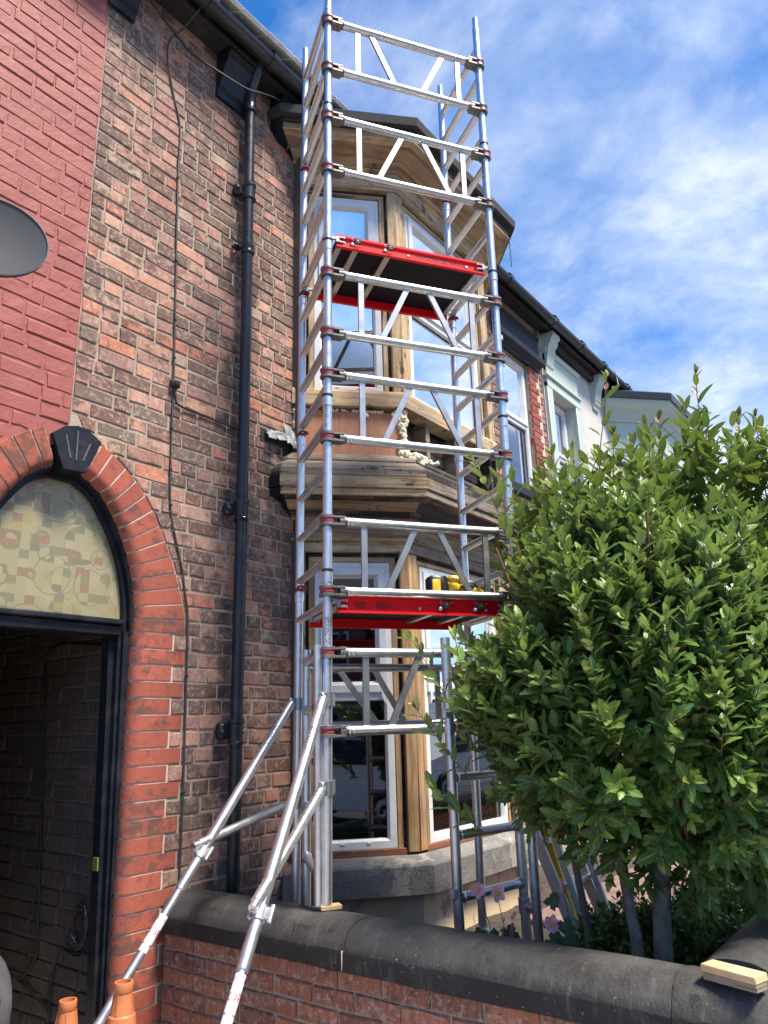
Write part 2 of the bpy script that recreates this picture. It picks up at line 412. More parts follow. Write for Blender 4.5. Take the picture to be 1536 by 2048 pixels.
M['felt'] = simple('felt', (.050, .050, .052), .95, var=.55, sc=160, bump=.8, bsc=220)
M['slate'] = simple('slate', (.085, .09, .10), .75, var=.3, sc=8, bump=.4)
M['tile_edge'] = simple('tile_edge', (.62, .62, .60), .85, var=.25, sc=10, bump=.4, dirt=(.15, .15, .15))
m, g = material('stone_sill')
c = g.mix(g.step(g.noise(7, detail=8, rough=.7), .35, .66), (.135, .13, .125), (.25, .24, .225))
c = g.mix(g.math('MULTIPLY', g.step(g.noise(3.4, detail=7, rough=.7, dist=.5), .56, .60), .7), c, (.40, .365, .31))
c = g.mix(g.math('MULTIPLY', g.step(g.noise(32, detail=5, rough=.7), .64, .68), .6), c, (.05, .05, .05))
M['stone_sill'] = finish(m, g, c, .92, 0, g.bump(g.noise(50, detail=7, rough=.7), .8, .01))
m, g = material('render_patch')
c = g.mix(g.step(g.noise(5, detail=5), .35, .65), (.56, .44, .27), (.64, .52, .35))
pt = g.step(g.noise(2.0, detail=6, rough=.6, dist=.4), .545, .555)
c = g.mix(pt, c, g.mix(g.step(g.noise(9, detail=6), .4, .65), (.30, .27, .22), (.38, .35, .29)))
c = g.mix(g.math('MULTIPLY', g.step(g.noise(14, detail=8, rough=.75), .62, .70), .45), c, (.16, .15, .13))
M['render_patch'] = finish(m, g, c, .9, 0, g.bump(g.math('ADD', g.noise(60, detail=6), g.math('MULTIPLY', pt, -.8)), .35, .008))
M['mint'] = simple('mint_paint', (.50, .585, .525), .6, var=.05, sc=4, bump=.25, bsc=18, dirt=(.38, .42, .36), damt=.5, dsc=4)
M['white_render'] = simple('white_render', (.58, .57, .54), .85, var=.07, sc=3, bump=.35, bsc=30, dirt=(.42, .40, .36), damt=.5, dsc=2.5)
M['concrete'] = simple('concrete', (.36, .345, .32), .9, var=.2, sc=6, bump=.5, dirt=(.12, .12, .115), damt=.6)
M['asphalt'] = simple('asphalt', (.055, .055, .058), .9, var=.3, sc=60, bump=.5, bsc=150)
M['soil'] = simple('soil', (.055, .042, .032), .95, var=.5, sc=20, bump=1.0, bsc=30)
M['orange'] = simple('cone_orange', (.50, .165, .06), .5, var=.12, sc=9, bump=.15, dirt=(.35, .12, .05), damt=.45, dsc=11)
M['bag'] = simple('bag_plastic', (.075, .077, .082), .7, **{'Specular IOR Level': .2}, var=.12, sc=7, bump=.35, bsc=9)
M['cable'] = simple('cable', (.014, .014, .015), .5, var=.2)
M['cable_grey'] = simple('cable_grey', (.045, .042, .042), .6, var=.2)
M['dish'] = simple('dish_grey', (.055, .059, .066), .75, 0, **{'Specular IOR Level': .25}, var=.05, bump=.03)
M['dish_rim'] = simple('dish_rim', (.05, .053, .06), .55, var=.3, sc=130)
M['bark'] = simple('bark', (.20, .17, .125), .9, var=.3, sc=18, bump=.8, bsc=45, dirt=(.45, .45, .40), damt=.35, dsc=24)
M['twig'] = simple('twig', (.19, .075, .045), .7, var=.3, sc=20)
M['green_stem'] = simple('green_stem', (.13, .16, .05), .6, var=.2)
M['petal'] = simple('petal', (.95, .47, .52), .6, var=.14, sc=40, bump=.1)
M['stamen'] = simple('stamen', (.75, .50, .06), .8, var=.2, sc=200)
M['yellow'] = simple('yellow_plastic', (.75, .44, .015), .42, var=.1)
M['door_green'] = simple('green_tag', (.15, .20, .05), .6)
M['car_white'] = simple('car_paint', (.72, .73, .74), .22, var=.03, bump=0.0)
M['tyre'] = simple('tyre', (.02, .02, .02), .8)
M['lamp_red'] = simple('lamp_red', (.5, .01, .015), .15)
M['pave_red'] = simple('pave_red', (.20, .125, .105), .9, var=.3, sc=9, bump=.4)
# patterned film on the fanlight
m, g = material('fanlight_film')
x, y, z = g.sep(g.pos())
wob = g.math('MULTIPLY', g.math('SUBTRACT', g.noise(3.0, detail=2), .5), .05)
pz = g.comb(g.math('ADD', x, wob), 0.0, z)
r1 = g.voro(4.4, pz, rnd=.45); r2_ = g.voro(6.1, g.comb(g.math('ADD', z, 3.1), 0.0, g.math('SUBTRACT', x, wob)), rnd=.55)
i1, i2 = g.step(r1, .46, .455), g.step(r2_, .40, .395)
hsh = g.math('ADD', g.math('MULTIPLY', i1, 31), g.math('MULTIPLY', i2, 57))
u1 = g.math('ADD', g.math('MULTIPLY', x, 20), g.math('MULTIPLY', i1, .37)); v1 = g.math('ADD', g.math('MULTIPLY', z, 23), g.math('MULTIPLY', i2, .41))
cell = g.n('ShaderNodeTexWhiteNoise', {0: g.comb(g.math('ADD', g.math('FLOOR', u1), hsh), g.math('FLOOR', v1), 0.0)}, noise_dimensions='3D').outputs[0]
c = g.ramp(cell, [(0, (.42, .385, .235)), (.34, (.46, .43, .275)), (.55, (.33, .185, .13)), (.66, (.235, .235, .155)), (.77, (.43, .395, .25)), (.88, (.19, .195, .155)), (.94, (.42, .34, .14))], 'CONSTANT')
ln = g.math('MAXIMUM', g.step(g.math('ABSOLUTE', g.math('SUBTRACT', r1, .457)), .016, .008), g.step(g.math('ABSOLUTE', g.math('SUBTRACT', r2_, .397)), .018, .009))
c = g.mix(g.math('MULTIPLY', ln, .55), c, (.16, .15, .095))
c = g.mix(.34, c, (.40, .365, .22))
c = g.mix(1.0, c, (.70, .70, .70), 'MULTIPLY')
M['film'] = finish(m, g, c, .22, 0, g.bump(g.noise(120, detail=3), .25, .002))

def leafmat(name, base, young, under, gloss=.32, red=None):
    m, g = material(name)
    at = g.n('ShaderNodeAttribute', attribute_name='leafco').outputs['Vector']
    u, v, q = g.sep(at)
    q = g.math('FRACT', g.math('ADD', q, g.n('ShaderNodeObjectInfo').outputs['Random']))
    c = g.mix(q, tuple(a*.50 for a in base), tuple(min(1, a*1.5) for a in base))
    c = g.mix(g.math('MULTIPLY', g.step(q, .965, .97), .6), c, (.30, .30, .05))
    yv = g.n('ShaderNodeAttribute', attribute_name='young').outputs['Fac']
    c = g.mix(yv, c, young)
    if red: c = g.mix(g.math('MULTIPLY', g.step(yv, .86, .94), .9), c, red)
    c = g.mix(g.math('MULTIPLY', g.step(u, .16, .05), .8), c, tuple(min(1, a*2.3+.03) for a in base))
    c = g.mix(g.math('MULTIPLY', g.step(u, .86, 1.0), .45), c, tuple(min(1, a*2.2+.02) for a in base))
    ge = g.n('ShaderNodeNewGeometry').outputs['Backfacing']
    c2 = g.mix(ge, c, g.mix(.6, c, under))
    vein = g.math('SINE', g.math('MULTIPLY', g.math('ADD', g.math('MULTIPLY', v, 1.0), g.math('MULTIPLY', u, -.22)), 48))
    p = g.n('ShaderNodeBsdfPrincipled', {'Base Color': c2, 'Roughness': g.math('ADD', gloss, g.math('MULTIPLY', ge, .35)), 'Normal': g.bump(vein, .18, .002)})
    p.inputs['Specular IOR Level'].default_value = .45
    t = g.n('ShaderNodeBsdfTranslucent', {0: g.mix(.5, c2, young)})
    ms = g.n('ShaderNodeMixShader', {0: .24, 1: p.outputs[0], 2: t.outputs[0]})
    g.n('ShaderNodeOutputMaterial', {0: ms.outputs[0]})
    return m
M['bay_leaf'] = leafmat('bay_leaf', (.092, .172, .040), (.38, .50, .085), (.16, .23, .09), .34)
M['photinia_leaf'] = leafmat('photinia_leaf', (.125, .185, .032), (.27, .40, .05), (.18, .24, .07), .36, red=(.30, .045, .035))
M['box_leaf'] = leafmat('box_leaf', (.08, .17, .034), (.12, .25, .04), (.08, .13, .04))
M['anemone_leaf'] = leafmat('anemone_leaf', (.035, .085, .028), (.10, .17, .04), (.07, .11, .05))
M['groove'] = simple('worn_groove', (.085, .09, .095), .8, var=.4, sc=60)
M['matt_alu'] = simple('matt_aluminium', (.62, .63, .64), .5, .35, var=.06, bump=.05)
m, g = material('petal')
c = g.mix(g.step(g.noise(60, detail=3), .35, .65), (.97, .40, .50), (1.0, .62, .68))
p = g.n('ShaderNodeBsdfPrincipled', {'Base Color': c, 'Roughness': .6}); t = g.n('ShaderNodeBsdfTranslucent', {0: c})
g.n('ShaderNodeOutputMaterial', {0: g.n('ShaderNodeMixShader', {0: .45, 1: p.outputs[0], 2: t.outputs[0]}).outputs[0]}); M['petal'] = m
# ------------------------------------------------------------------ bricks
_BV = {}
def brick_variants(w, h, mat, k=12, c=.0065, rough=.0045, d=.05):
    key = (w, h, mat.name, c)
    if key in _BV: return _BV[key]
    out = []
    for i in range(k):
        r = random.Random(int(w*1e4)*31+int(h*1e4)*7+i)
        j = lambda s=rough: r.uniform(-s, s)
        vs = []
        for (x, z) in ((0, 0), (w, 0), (w, h), (0, h)): vs.append((x+j(), d, z+j()))
        for (x, z) in ((0, 0), (w, 0), (w, h), (0, h)): vs.append((x+j(), c*.9+abs(j()), z+j()))
        for (x, z) in ((c, c), (w/2, c), (w-c, c), (w-c, h-c), (w/2, h-c), (c, h-c)): vs.append((x+j(), j(.0012), z+j()))
        vs = [(x, y, z) for (x, y, z) in vs]
        fs = [(8, 9, 12, 13), (9, 10, 11, 12), (4, 5, 10, 9, 8), (5, 6, 11, 10), (6, 7, 13, 12, 11), (7, 4, 8, 13),
              (0, 1, 5, 4), (1, 2, 6, 5), (2, 3, 7, 6), (3, 0, 4, 7)]
        me = bpy.data.meshes.new('brick'); me.from_pydata(vs, [], fs); me.materials.append(mat)
        a = me.attributes.new('rnd', 'FLOAT', 'POINT'); a.data.foreach_set('value', [r.random()]*len(vs))
        out.append((me, np.array(vs), fs))
    _BV[key] = out
    return out
def lay_bricks(parent, specs, MM, mat, nind=300, name='brick', rest='brick_facing', h_nom=.0751, jit=.0022, c=.006, d=.05):
    """specs: (x0, x1, z0, z1) in the wall's own frame (x along, y into the wall, z up)"""
    A = np.array(MM); sc = []
    for (x0, x1, z0, z1, *cut) in specs:
        P = np.array([[x0, 0, z0], [x1, 0, z0], [x1, 0, z1], [x0, 0, z1]]) @ A[:3, :3].T + A[:3, 3]
        u, v, zc = project(P)
        vis = (zc > .1).all() and u.max() > 0 and u.min() < 1536 and v.max() > 0 and v.min() < 2048
        ar = abs(sum(u[i]*v[(i+1) % 4]-u[(i+1) % 4]*v[i] for i in range(4)))/2 if vis else 0
        sc.append(ar)
    order = np.argsort(-np.array(sc)); ind = set(int(i) for i in order[:nind] if sc[i] > 0)
    V = []; Fc = []; RN = []
    for i, (x0, x1, z0, z1, *cut) in enumerate(specs):
        w = x1-x0; h = z1-z0
        nom = .228 if w > .17 else (.110 if w > .075 else .06)
        var = brick_variants(nom, h_nom, mat, c=c, d=d); me, vs, fs = var[random.randrange(len(var))]
        T = MM @ Matrix.Translation((x0, random.uniform(-jit, jit), z0)) @ Matrix.Rotation(random.uniform(-.012, .012), 4, 'Z') @ Matrix.Diagonal((w/nom, 1, h/h_nom, 1))
        if cut:
            me = me.copy(); k = cut[0]/w
            vs = np.array([(x+(1-x/nom)*nom*k*(1-z/h_nom)*(1 if k > 0 else 0), y, z) for x, y, z in vs])
            me.vertices.foreach_set('co', vs.ravel())
        if i in ind: link(name, me, parent, mw=T)
        else:
            B = np.array(T); b = len(V)
            V += list(map(tuple, vs @ B[:3, :3].T + B[:3, 3])); Fc += [tuple(b+q for q in f) for f in fs]; RN += [random.random()]*len(vs)
    if V:
        me = bpy.data.meshes.new(rest); me.from_pydata(V, [], Fc); me.materials.append(mat)
        a = me.attributes.new('rnd', 'FLOAT', 'POINT'); a.data.foreach_set('value', RN)
        link(rest, me, parent, kind='stuff')
def course(x0, x1, z0, z1, seed, ps=.52, gap=.009, st=.228, hd=.110):
    r = random.Random(seed); out = []; x = x0
    first = True
    while x < x1-.02:
        w = st if r.random() < ps else hd
        if first and r.random() < .5: w = hd*r.uniform(.6, 1.0)
        first = False
        w *= r.uniform(.97, 1.03); e = min(x+w, x1)
        if x1-e < .05: e = x1
        out.append((x, e, z0+r.uniform(-.0028, .0028), z1+r.uniform(-.0028, .0028))); x = e+gap*r.uniform(.8, 1.3)
    return out

WY = 3.4                      # front face of the terrace
CH = .0842                    # old brick course
ZTOP = 6.27
Z0 = 2.12-25*CH               # course grid: a joint lies at the arch springing (z = 2.12)
def interp(pts, n):
    P = [Vector((a, 0, b)) for a, b in pts]; L = [0]
    for a, b in zip(P, P[1:]): L.append(L[-1]+(b-a).length)
    # smooth through a Catmull-Rom pass
    out = []
    for i in range(n+1):
        t = L[-1]*i/n; k = max(j for j in range(len(P)-1) if L[j] <= t+1e-9); f = (t-L[k])/(L[k+1]-L[k])
        p0 = P[max(k-1, 0)]; p1 = P[k]; p2 = P[k+1]; p3 = P[min(k+2, len(P)-1)]
        q = .5*((2*p1)+(p2-p0)*f+(2*p0-5*p1+4*p2-p3)*f*f+(3*p1-p0-3*p2+p3)*f**3)
        out.append((q.x, q.z))
    return out
AO = [(2.072, 3.085), (2.235, 2.975), (2.386, 2.814), (2.515, 2.60), (2.605, 2.39), (2.652, 2.24), (2.668, 2.12)]
AI = [(1.99, 2.90), (2.10, 2.835), (2.21, 2.69), (2.295, 2.52), (2.345, 2.34), (2.358, 2.20), (2.36, 2.12)]
KX = 1.91
NA = 13
AOi, AIi = interp(AO, NA), interp(AI, NA)
AOf, AIf = interp(AO, 40), interp(AI, 40)
def outer_x(z):               # right edge of the red surround at height z
    if z <= 2.12: return 2.668
    best = KX
    for (a, b), (c, d) in zip(AOf, AOf[1:]):
        if min(b, d) <= z <= max(b, d): best = a+(c-a)*(z-b)/(d-b if abs(d-b) > 1e-9 else 1)
    return best if z <= 3.085 else max(KX, 2.07-(z-3.085)/.06*.155)

# ------------------------------------------------------------------ ground
mb = MB(); mb.add([(-400, -400, -.02), (400, -400, -.02), (400, 400, -.02), (-400, 400, -.02)], [(0, 1, 2, 3)])
mb.build('ground', M['asphalt'], kind='structure', smooth=0)
mb = MB(); mb.box(-6, 2.72, -.2, 8, -.3, 0.0); mb.build('path', M['concrete'], kind='structure', smooth=0)
mb = MB(); mb.box(-12, 30, -2.2, -.2, -.3, -.004); mb.build('pavement', M['concrete'], kind='structure', smooth=0)
mb = MB()
nx, ny = 46, 22; vs = []; fs = []
for i in range(nx+1):
    for k in range(ny+1):
        x = 2.80+(8.9-2.80)*i/nx; y = .80+(3.42-.80)*k/ny
        vs.append((x, y, .36+random.uniform(-.025, .025)))
for i in range(nx):
    for k in range(ny):
        a = i*(ny+1)+k; fs.append((a, a+1, a+ny+2, a+ny+1))
mb.add(vs, fs); mb.build('garden_soil', M['soil'], kind='structure', smooth=60)
mb = MB(); mb.box(4.75, 8.9, .86, 2.55, .2, .405, .01); mb.build('garden_path', M['pave_red'], kind='structure')

# ------------------------------------------------------------------ the brick house
HOUSE = root('brick_house', 'old brick terraced house with a bay stripped back to bare timber', 'house', (4.8, 3.6, 0))
wall = None
poly = [(2.42, -.05), (3.56, -.05), (3.56, ZTOP), (KX-.03, ZTOP), (KX-.03, 3.05)]
half = [((a[0]+b[0])/2, (a[1]+b[1])/2) for a, b in zip(AIi, AOi)]
poly += half[1:]
mb = MB(); mb.prism([(x, WY+.0062, z) for x, z in poly], (0, .16, 0))
mb.box(6.05, 6.74, WY+.0085, WY+.17, .3, ZTOP); mb.box(6.74, 7.42, WY+.0085, WY+.17, .3, 4.02); mb.box(6.74, 7.42, WY+.0085, WY+.17, 5.62, ZTOP); mb.box(7.42, 7.79, WY+.0085, WY+.17, .3, ZTOP)
wall = mb.build('wall', M['mortar'], HOUSE, smooth=0)
specs = []
row = 0; z = Z0
while z < ZTOP-.02:
    z1 = z+CH-.0095; zm = z+.04; k = round((z-Z0)/CH)
    if z < 2.11: xs = (2.668 if (k % 2) else 2.585)+.010
    else: xs = max(outer_x(z1)+.010, KX-.025)
    if z > 3.14: xs = KX-.025
    cs = course(xs, 3.545, z, min(z1, ZTOP), 100+k)
    if 2.11 < z < 3.14:
        xt = max(outer_x(z1)+.010, KX-.025); cut = max(0, outer_x(z)+.010-xt); a0 = cs[0]
        if a0[1]-xt > .30: cs = [(xt, xt+(a0[1]-xt)*.5-.005, a0[2], a0[3], cut), (xt+(a0[1]-xt)*.5+.004, a0[1], a0[2], a0[3])]+cs[1:]
        else: cs[0] = (xt, a0[1], a0[2], a0[3], cut)
    specs += cs
    if 3.4 < z < 6.25: specs += course(6.06, 6.735, z, z1, 900+k)
    if 3.4 < z: specs += course(7.70, 7.785, z, z1, 1300+k)
    z += CH
IDW = frame((0, WY, 0), (1, 0, 0), (0, 1, 0))
lay_bricks(wall, specs, IDW, M['old_brick'], 300)
# red arch and quoins
def bullnose_brick(e0, e1, parent, mat, gap=.0060, rad=.055, depth=.115, inset=0.0, mbx=None):
    """e0, e1: ((inner x, z), (outer x, z)) of its two bed faces"""
    (i0, o0), (i1, o1) = e0, e1
    L = lambda a, b, t: (a[0]+(b[0]-a[0])*t, a[1]+(b[1]-a[1])*t)
    ln = math.hypot(i1[0]-i0[0], i1[1]-i0[1]); lo = math.hypot(o1[0]-o0[0], o1[1]-o0[1])
    gi, go = gap/max(ln, .02), gap/max(lo, .02)
    A0, A1 = L(i0, i1, gi), L(i0, i1, 1-gi); B0, B1 = L(o0, o1, go), L(o0, o1, 1-go)
    w = math.hypot(o0[0]-i0[0], o0[1]-i0[1])
    prof = [(0, depth), (0, rad)]+[(rad*(1-math.cos(a)), rad*(1-math.sin(a))) for a in (R(18), R(36), R(54), R(72), R(90))]+[(w*.6, 0), (w-.004, 0), (w, .006), (w, .06)]
    mb = MB(); vs = []
    jy = random.uniform(-.0015, .0015)
    if inset: prof = [(d+(inset if d < rad else 0)-(0.0), y+inset*(1 if y < rad else 0)) for d, y in prof]; jy = 0
    for (A, B) in ((A0, B0), (A1, B1)):
        for (d, y) in prof:
            p = L(A, B, d/w); vs.append((p[0], WY+y+jy-.002, p[1]))
    n = len(prof); fs = [(i, i+1, n+i+1, n+i) for i in range(n-1)]
    fs += [tuple(range(n)), tuple(range(n, 2*n))[::-1]]
    if mbx is not None: mbx.add(vs, fs); return
    mb.add(vs, fs); me = mb.mesh('arch_brick', mat, 30)
    a = me.attributes.new('rnd', 'FLOAT', 'POINT'); a.data.foreach_set('value', [random.random()]*len(me.vertices))
    link('arch_brick', me, parent)
arch = MB()
for i in range(NA): bullnose_brick((AIi[i], AOi[i]), (AIi[i+1], AOi[i+1]), None, None, gap=0, inset=.0055, mbx=arch)
bullnose_brick(((2.36, 2.12), (2.60, 2.12)), ((2.36, -.05), (2.60, -.05)), None, None, gap=0, inset=.0055, mbx=arch)
arch.prism([(2.58, WY+.0075, 2.12), (2.672, WY+.0075, 2.12), (2.672, WY+.0075, -.05), (2.58, WY+.0075, -.05)], (0, .1, 0))
arch = arch.build('arch', M['arch_mortar'], HOUSE, smooth=30)
for i in range(NA): bullnose_brick((AIi[i], AOi[i]), (AIi[i+1], AOi[i+1]), arch, M['red_brick'])
for k in range(25):
    zt = 2.12-k*CH; zb = zt-CH; xo = 2.668 if ((24-k) % 2) else 2.585
    bullnose_brick(((2.36, zt), (xo, zt)), ((2.36, zb), (xo, zb)), arch, M['red_brick'])
# painted keystone with three grooves
mb = MB(); kp = [(1.855, 2.885), (1.975, 2.893), (2.052, 3.078), (1.985, 3.118), (1.915, 3.130), (1.845, 3.108), (1.785, 3.055)]
mb.prism([(x, WY-.022, z) for x, z in kp], (0, .2, 0))
key_arch = arch; key = mb.build('keystone', M['black_paint'], arch, 'navy black painted keystone with three grooves')
for (xa, za, xb, zb) in ((1.853, 3.065, 1.888, 2.945), (1.915, 3.10, 1.918, 2.945), (1.990, 3.055, 1.955, 2.95)):
    mb = MB(); mb.bar((xa, WY-.0235, za), (xb, WY-.0235, zb), .008, .004, (1, 0, 0)); mb.build('keystone_groove', M['groove'], key_arch)
# arched frame, fanlight, transom, jamb
I2 = [(a-.012, b-.010) for a, b in AIf]; LEFT = [(2*KX-a, b) for a, b in AIf]; LEFT2 = [(2*KX-a, b) for a, b in I2]
ring_o = [(a+.06, b+.05) for a, b in AIf[::-1]]+[(2*KX-a-.06, b+.05) for a, b in AIf]
ring_i = [(a, b) for a, b in I2[::-1]]+LEFT2
def ring(mb, po, pi, y0, y1):
    n = len(po); vs = []
    for y in (y0, y1):
        vs += [(x, y, z) for x, z in po]+[(x, y, z) for x, z in pi]
    fs = []
    for i in range(n-1):
        fs += [(i, i+1, n+i+1, n+i), (2*n+i, 3*n+i, 3*n+i+1, 2*n+i+1), (n+i, n+i+1, 3*n+i+1, 3*n+i), (i, 2*n+i, 2*n+i+1, i+1)]
    mb.add(vs, fs)
dfr = MB(); ring(dfr, ring_o, ring_i, WY+.055, WY+.155)
ri2 = [(KX+(a-KX)*.955, 2.12+(b-2.12)*.965) for a, b in ring_i]
ring(dfr, ring_i, ri2, WY+.085, WY+.125)
dfr = dfr.build('door_frame', M['black_paint'], HOUSE, smooth=30)
gp = [(KX+(a-KX)*.985, 2.12+(b-2.12)*.985) for a, b in ring_i]
mb = MB(); mb.add([(x, WY+.118, z) for x, z in gp], [tuple(range(len(gp)))]); mb.build('fanlight', M['film'], dfr, 'patterned film fanlight in cream, green and pink', smooth=0)
mb = MB(); mb.box(1.475, 2.30, WY+.06, WY+.16, 2.095, 2.15, .006); mb.box(1.475, 2.30, WY+.035, WY+.10, 2.150, 2.178, .006); mb.build('transom', M['black_paint'], dfr)
mb = MB()
for xt, xb, y0, y1 in ((2.266, 2.338, .115, .175), (2.300, 2.352, .085, .115), (2.320, 2.362, .065, .085)):
    mb.prism([(xt, WY+y0, 2.12), (xb, WY+y0, -.05), (2.44, WY+y0, -.05), (2.44, WY+y0, 2.12)], (0, y1-y0, 0))
mb.build('jamb', M['black_paint'], dfr)
mb = MB(); mb.box(1.40, 1.53, WY+.065, WY+.175, -.05, 2.12, .006); mb.build('jamb', M['black_paint'], dfr)
mb = MB(); mb.box(2.296, 2.306, WY+.12, WY+.16, .97, 1.03, .001); mb.build('latch_plate', M['door_green'], dfr)
# passage behind the arch
PX = 2.335
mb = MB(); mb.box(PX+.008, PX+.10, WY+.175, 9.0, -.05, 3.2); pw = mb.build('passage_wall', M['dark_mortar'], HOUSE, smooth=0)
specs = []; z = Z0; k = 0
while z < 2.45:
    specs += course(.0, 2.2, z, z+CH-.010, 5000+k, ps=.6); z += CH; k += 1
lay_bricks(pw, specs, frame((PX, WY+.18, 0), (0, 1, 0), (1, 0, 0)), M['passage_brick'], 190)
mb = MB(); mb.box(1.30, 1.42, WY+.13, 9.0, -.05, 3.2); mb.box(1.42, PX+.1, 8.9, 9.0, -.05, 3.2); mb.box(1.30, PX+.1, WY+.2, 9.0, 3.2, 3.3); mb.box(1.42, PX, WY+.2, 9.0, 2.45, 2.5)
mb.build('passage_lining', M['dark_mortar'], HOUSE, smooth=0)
# eaves: soffit, gutter, slates
EY = 3.20
mb = MB(); mb.box(KX, 7.79, EY+.03, WY+.01, 6.235, 6.262); mb.box(KX, 7.79, EY+.03, EY+.055, 6.20, 6.33); sof = mb.build('eaves_board', M['soffit'], HOUSE, smooth=0)
def gutter(x0, x1, parent, y=EY-.035, z=6.265, r=.062):
    mb = MB(); prof = [(math.cos(a)*r, math.sin(a)*r) for a in [math.pi+math.pi*i/10 for i in range(11)]]
    prof += [(r-.006, .0), ]+[(math.cos(a)*(r-.006), math.sin(a)*(r-.006)) for a in [2*math.pi-math.pi*i/10 for i in range(11)]]
    mb.prism([(x0, y+a, z+b) for a, b in prof], (x1-x0, 0, 0)); return mb.build('gutter', M['gutter'], parent)
gt = gutter(KX-.02, 7.70, HOUSE)
for x in (2.45, 3.02, 4.2, 5.4, 6.6): mb = MB(); mb.lathe((x-.03, EY-.035, 6.265), (1, 0, 0), [(0, .064), (0, .069), (.06, .069), (.06, .064)], 20); mb.build('gutter_clip', M['gutter'], gt)
mb = MB(); mb.add([(KX, EY-.03, 6.34), (7.79, EY-.03, 6.34), (7.79, 7.6, 9.2), (KX, 7.6, 9.2), (KX, EY, 6.30), (7.79, EY, 6.30), (7.79, 7.6, 9.14), (KX, 7.6, 9.14)], [(0, 1, 2, 3), (4, 7, 6, 5), (0, 4, 5, 1), (1, 5, 6, 2), (3, 2, 6, 7), (0, 3, 7, 4)])
roof = mb.build('roof', M['slate'], HOUSE, smooth=0)
x = KX
while x < 6.1:
    w = .245; mb = MB(); o = random.uniform(-.004, .004)
    T = frame((x+.003, EY-.125+o, 6.318+random.uniform(-.003, .003)), (1, 0, 0), (0, .835, .55), (0, -.55, .835))
    mb = MB(T); mb.box(0, w-.006, 0, .5, 0, .034, .003); mb.build('slate', M['tile_edge'], roof); x += w
# corbels under the eaves
def corbel(x0, x1, ztop, zbot, proj, mat, parent, y=WY):
    prof = [(0, zbot), (.028, zbot), (.030, zbot+.05), (.055, zbot+.07), (.060, zbot+.12), (.10*proj/.17, ztop-.16), (proj*.8, ztop-.12), (proj*.82, ztop-.075), (proj, ztop-.06), (proj, ztop), (0, ztop)]
    mb = MB(); mb.prism([(x0, y-a, b) for a, b in prof], (x1-x0, 0, 0)); return mb.build('corbel', mat, parent)
corbel(2.715, 2.99, 6.235, 5.86, .155, M['black_paint'], HOUSE)
corbel(1.87, 2.045, 6.235, 5.90, .155, M['black_paint'], HOUSE)
corbel(3.24, 3.34, 6.235, 5.95, .14, M['black_paint'], HOUSE)
# downpipe
DX, DY, DR = 2.975, 3.325, .0355
dp = MB(); dp.path([(DX+.02, DY, .10), (DX+.012, DY, 2.0), (DX+.01, DY, 4.0), (DX-.002, DY, 5.62), (DX-.004, DY, 5.90)], DR, n=20)
dp = dp.build('downpipe', M['iron'], HOUSE)
def ring_at(z, h=.11, r=1.28, name='collar'):
    mb = MB(); mb.lathe((DX+.008, DY, z), (0, 0, 1), [(0, DR), (0, DR*r*.97), (.012, DR*r), (.02, DR*1.14), (h-.03, DR*1.14), (h-.022, DR*r), (h-.004, DR*r), (h, DR)], 22); mb.build(name, M['iron'], dp)
    mb = MB(); mb.box(DX-.085, DX-.02, WY-.055, WY-.004, z+.03, z+h-.02, .012); mb.lathe((DX-.075, WY-.05, z+h/2), (0, -1, 0), [(0, .016), (.014, .014), (.02, .006)], 10, True); mb.build('pipe_bracket', M['iron'], dp)
ring_at(5.13, .13, 1.32); ring_at(4.70, .07, 1.25); ring_at(2.83, .13, 1.32); ring_at(1.53, .14, 1.34)
mb = MB(); mb.path([(DX-.004, DY, 5.86), (DX-.004, DY, 6.00), (DX-.005, DY-.012, 6.07), (DX-.005, DY-.05, 6.15), (DX-.005, DY-.09, 6.24)], .038, n=18); mb.lathe((DX-.004, DY, 5.87), (0, 0, 1), [(0, .036), (0, .046), (.06, .046), (.07, .041)], 20); mb.build('swan_neck', M['iron'], dp)
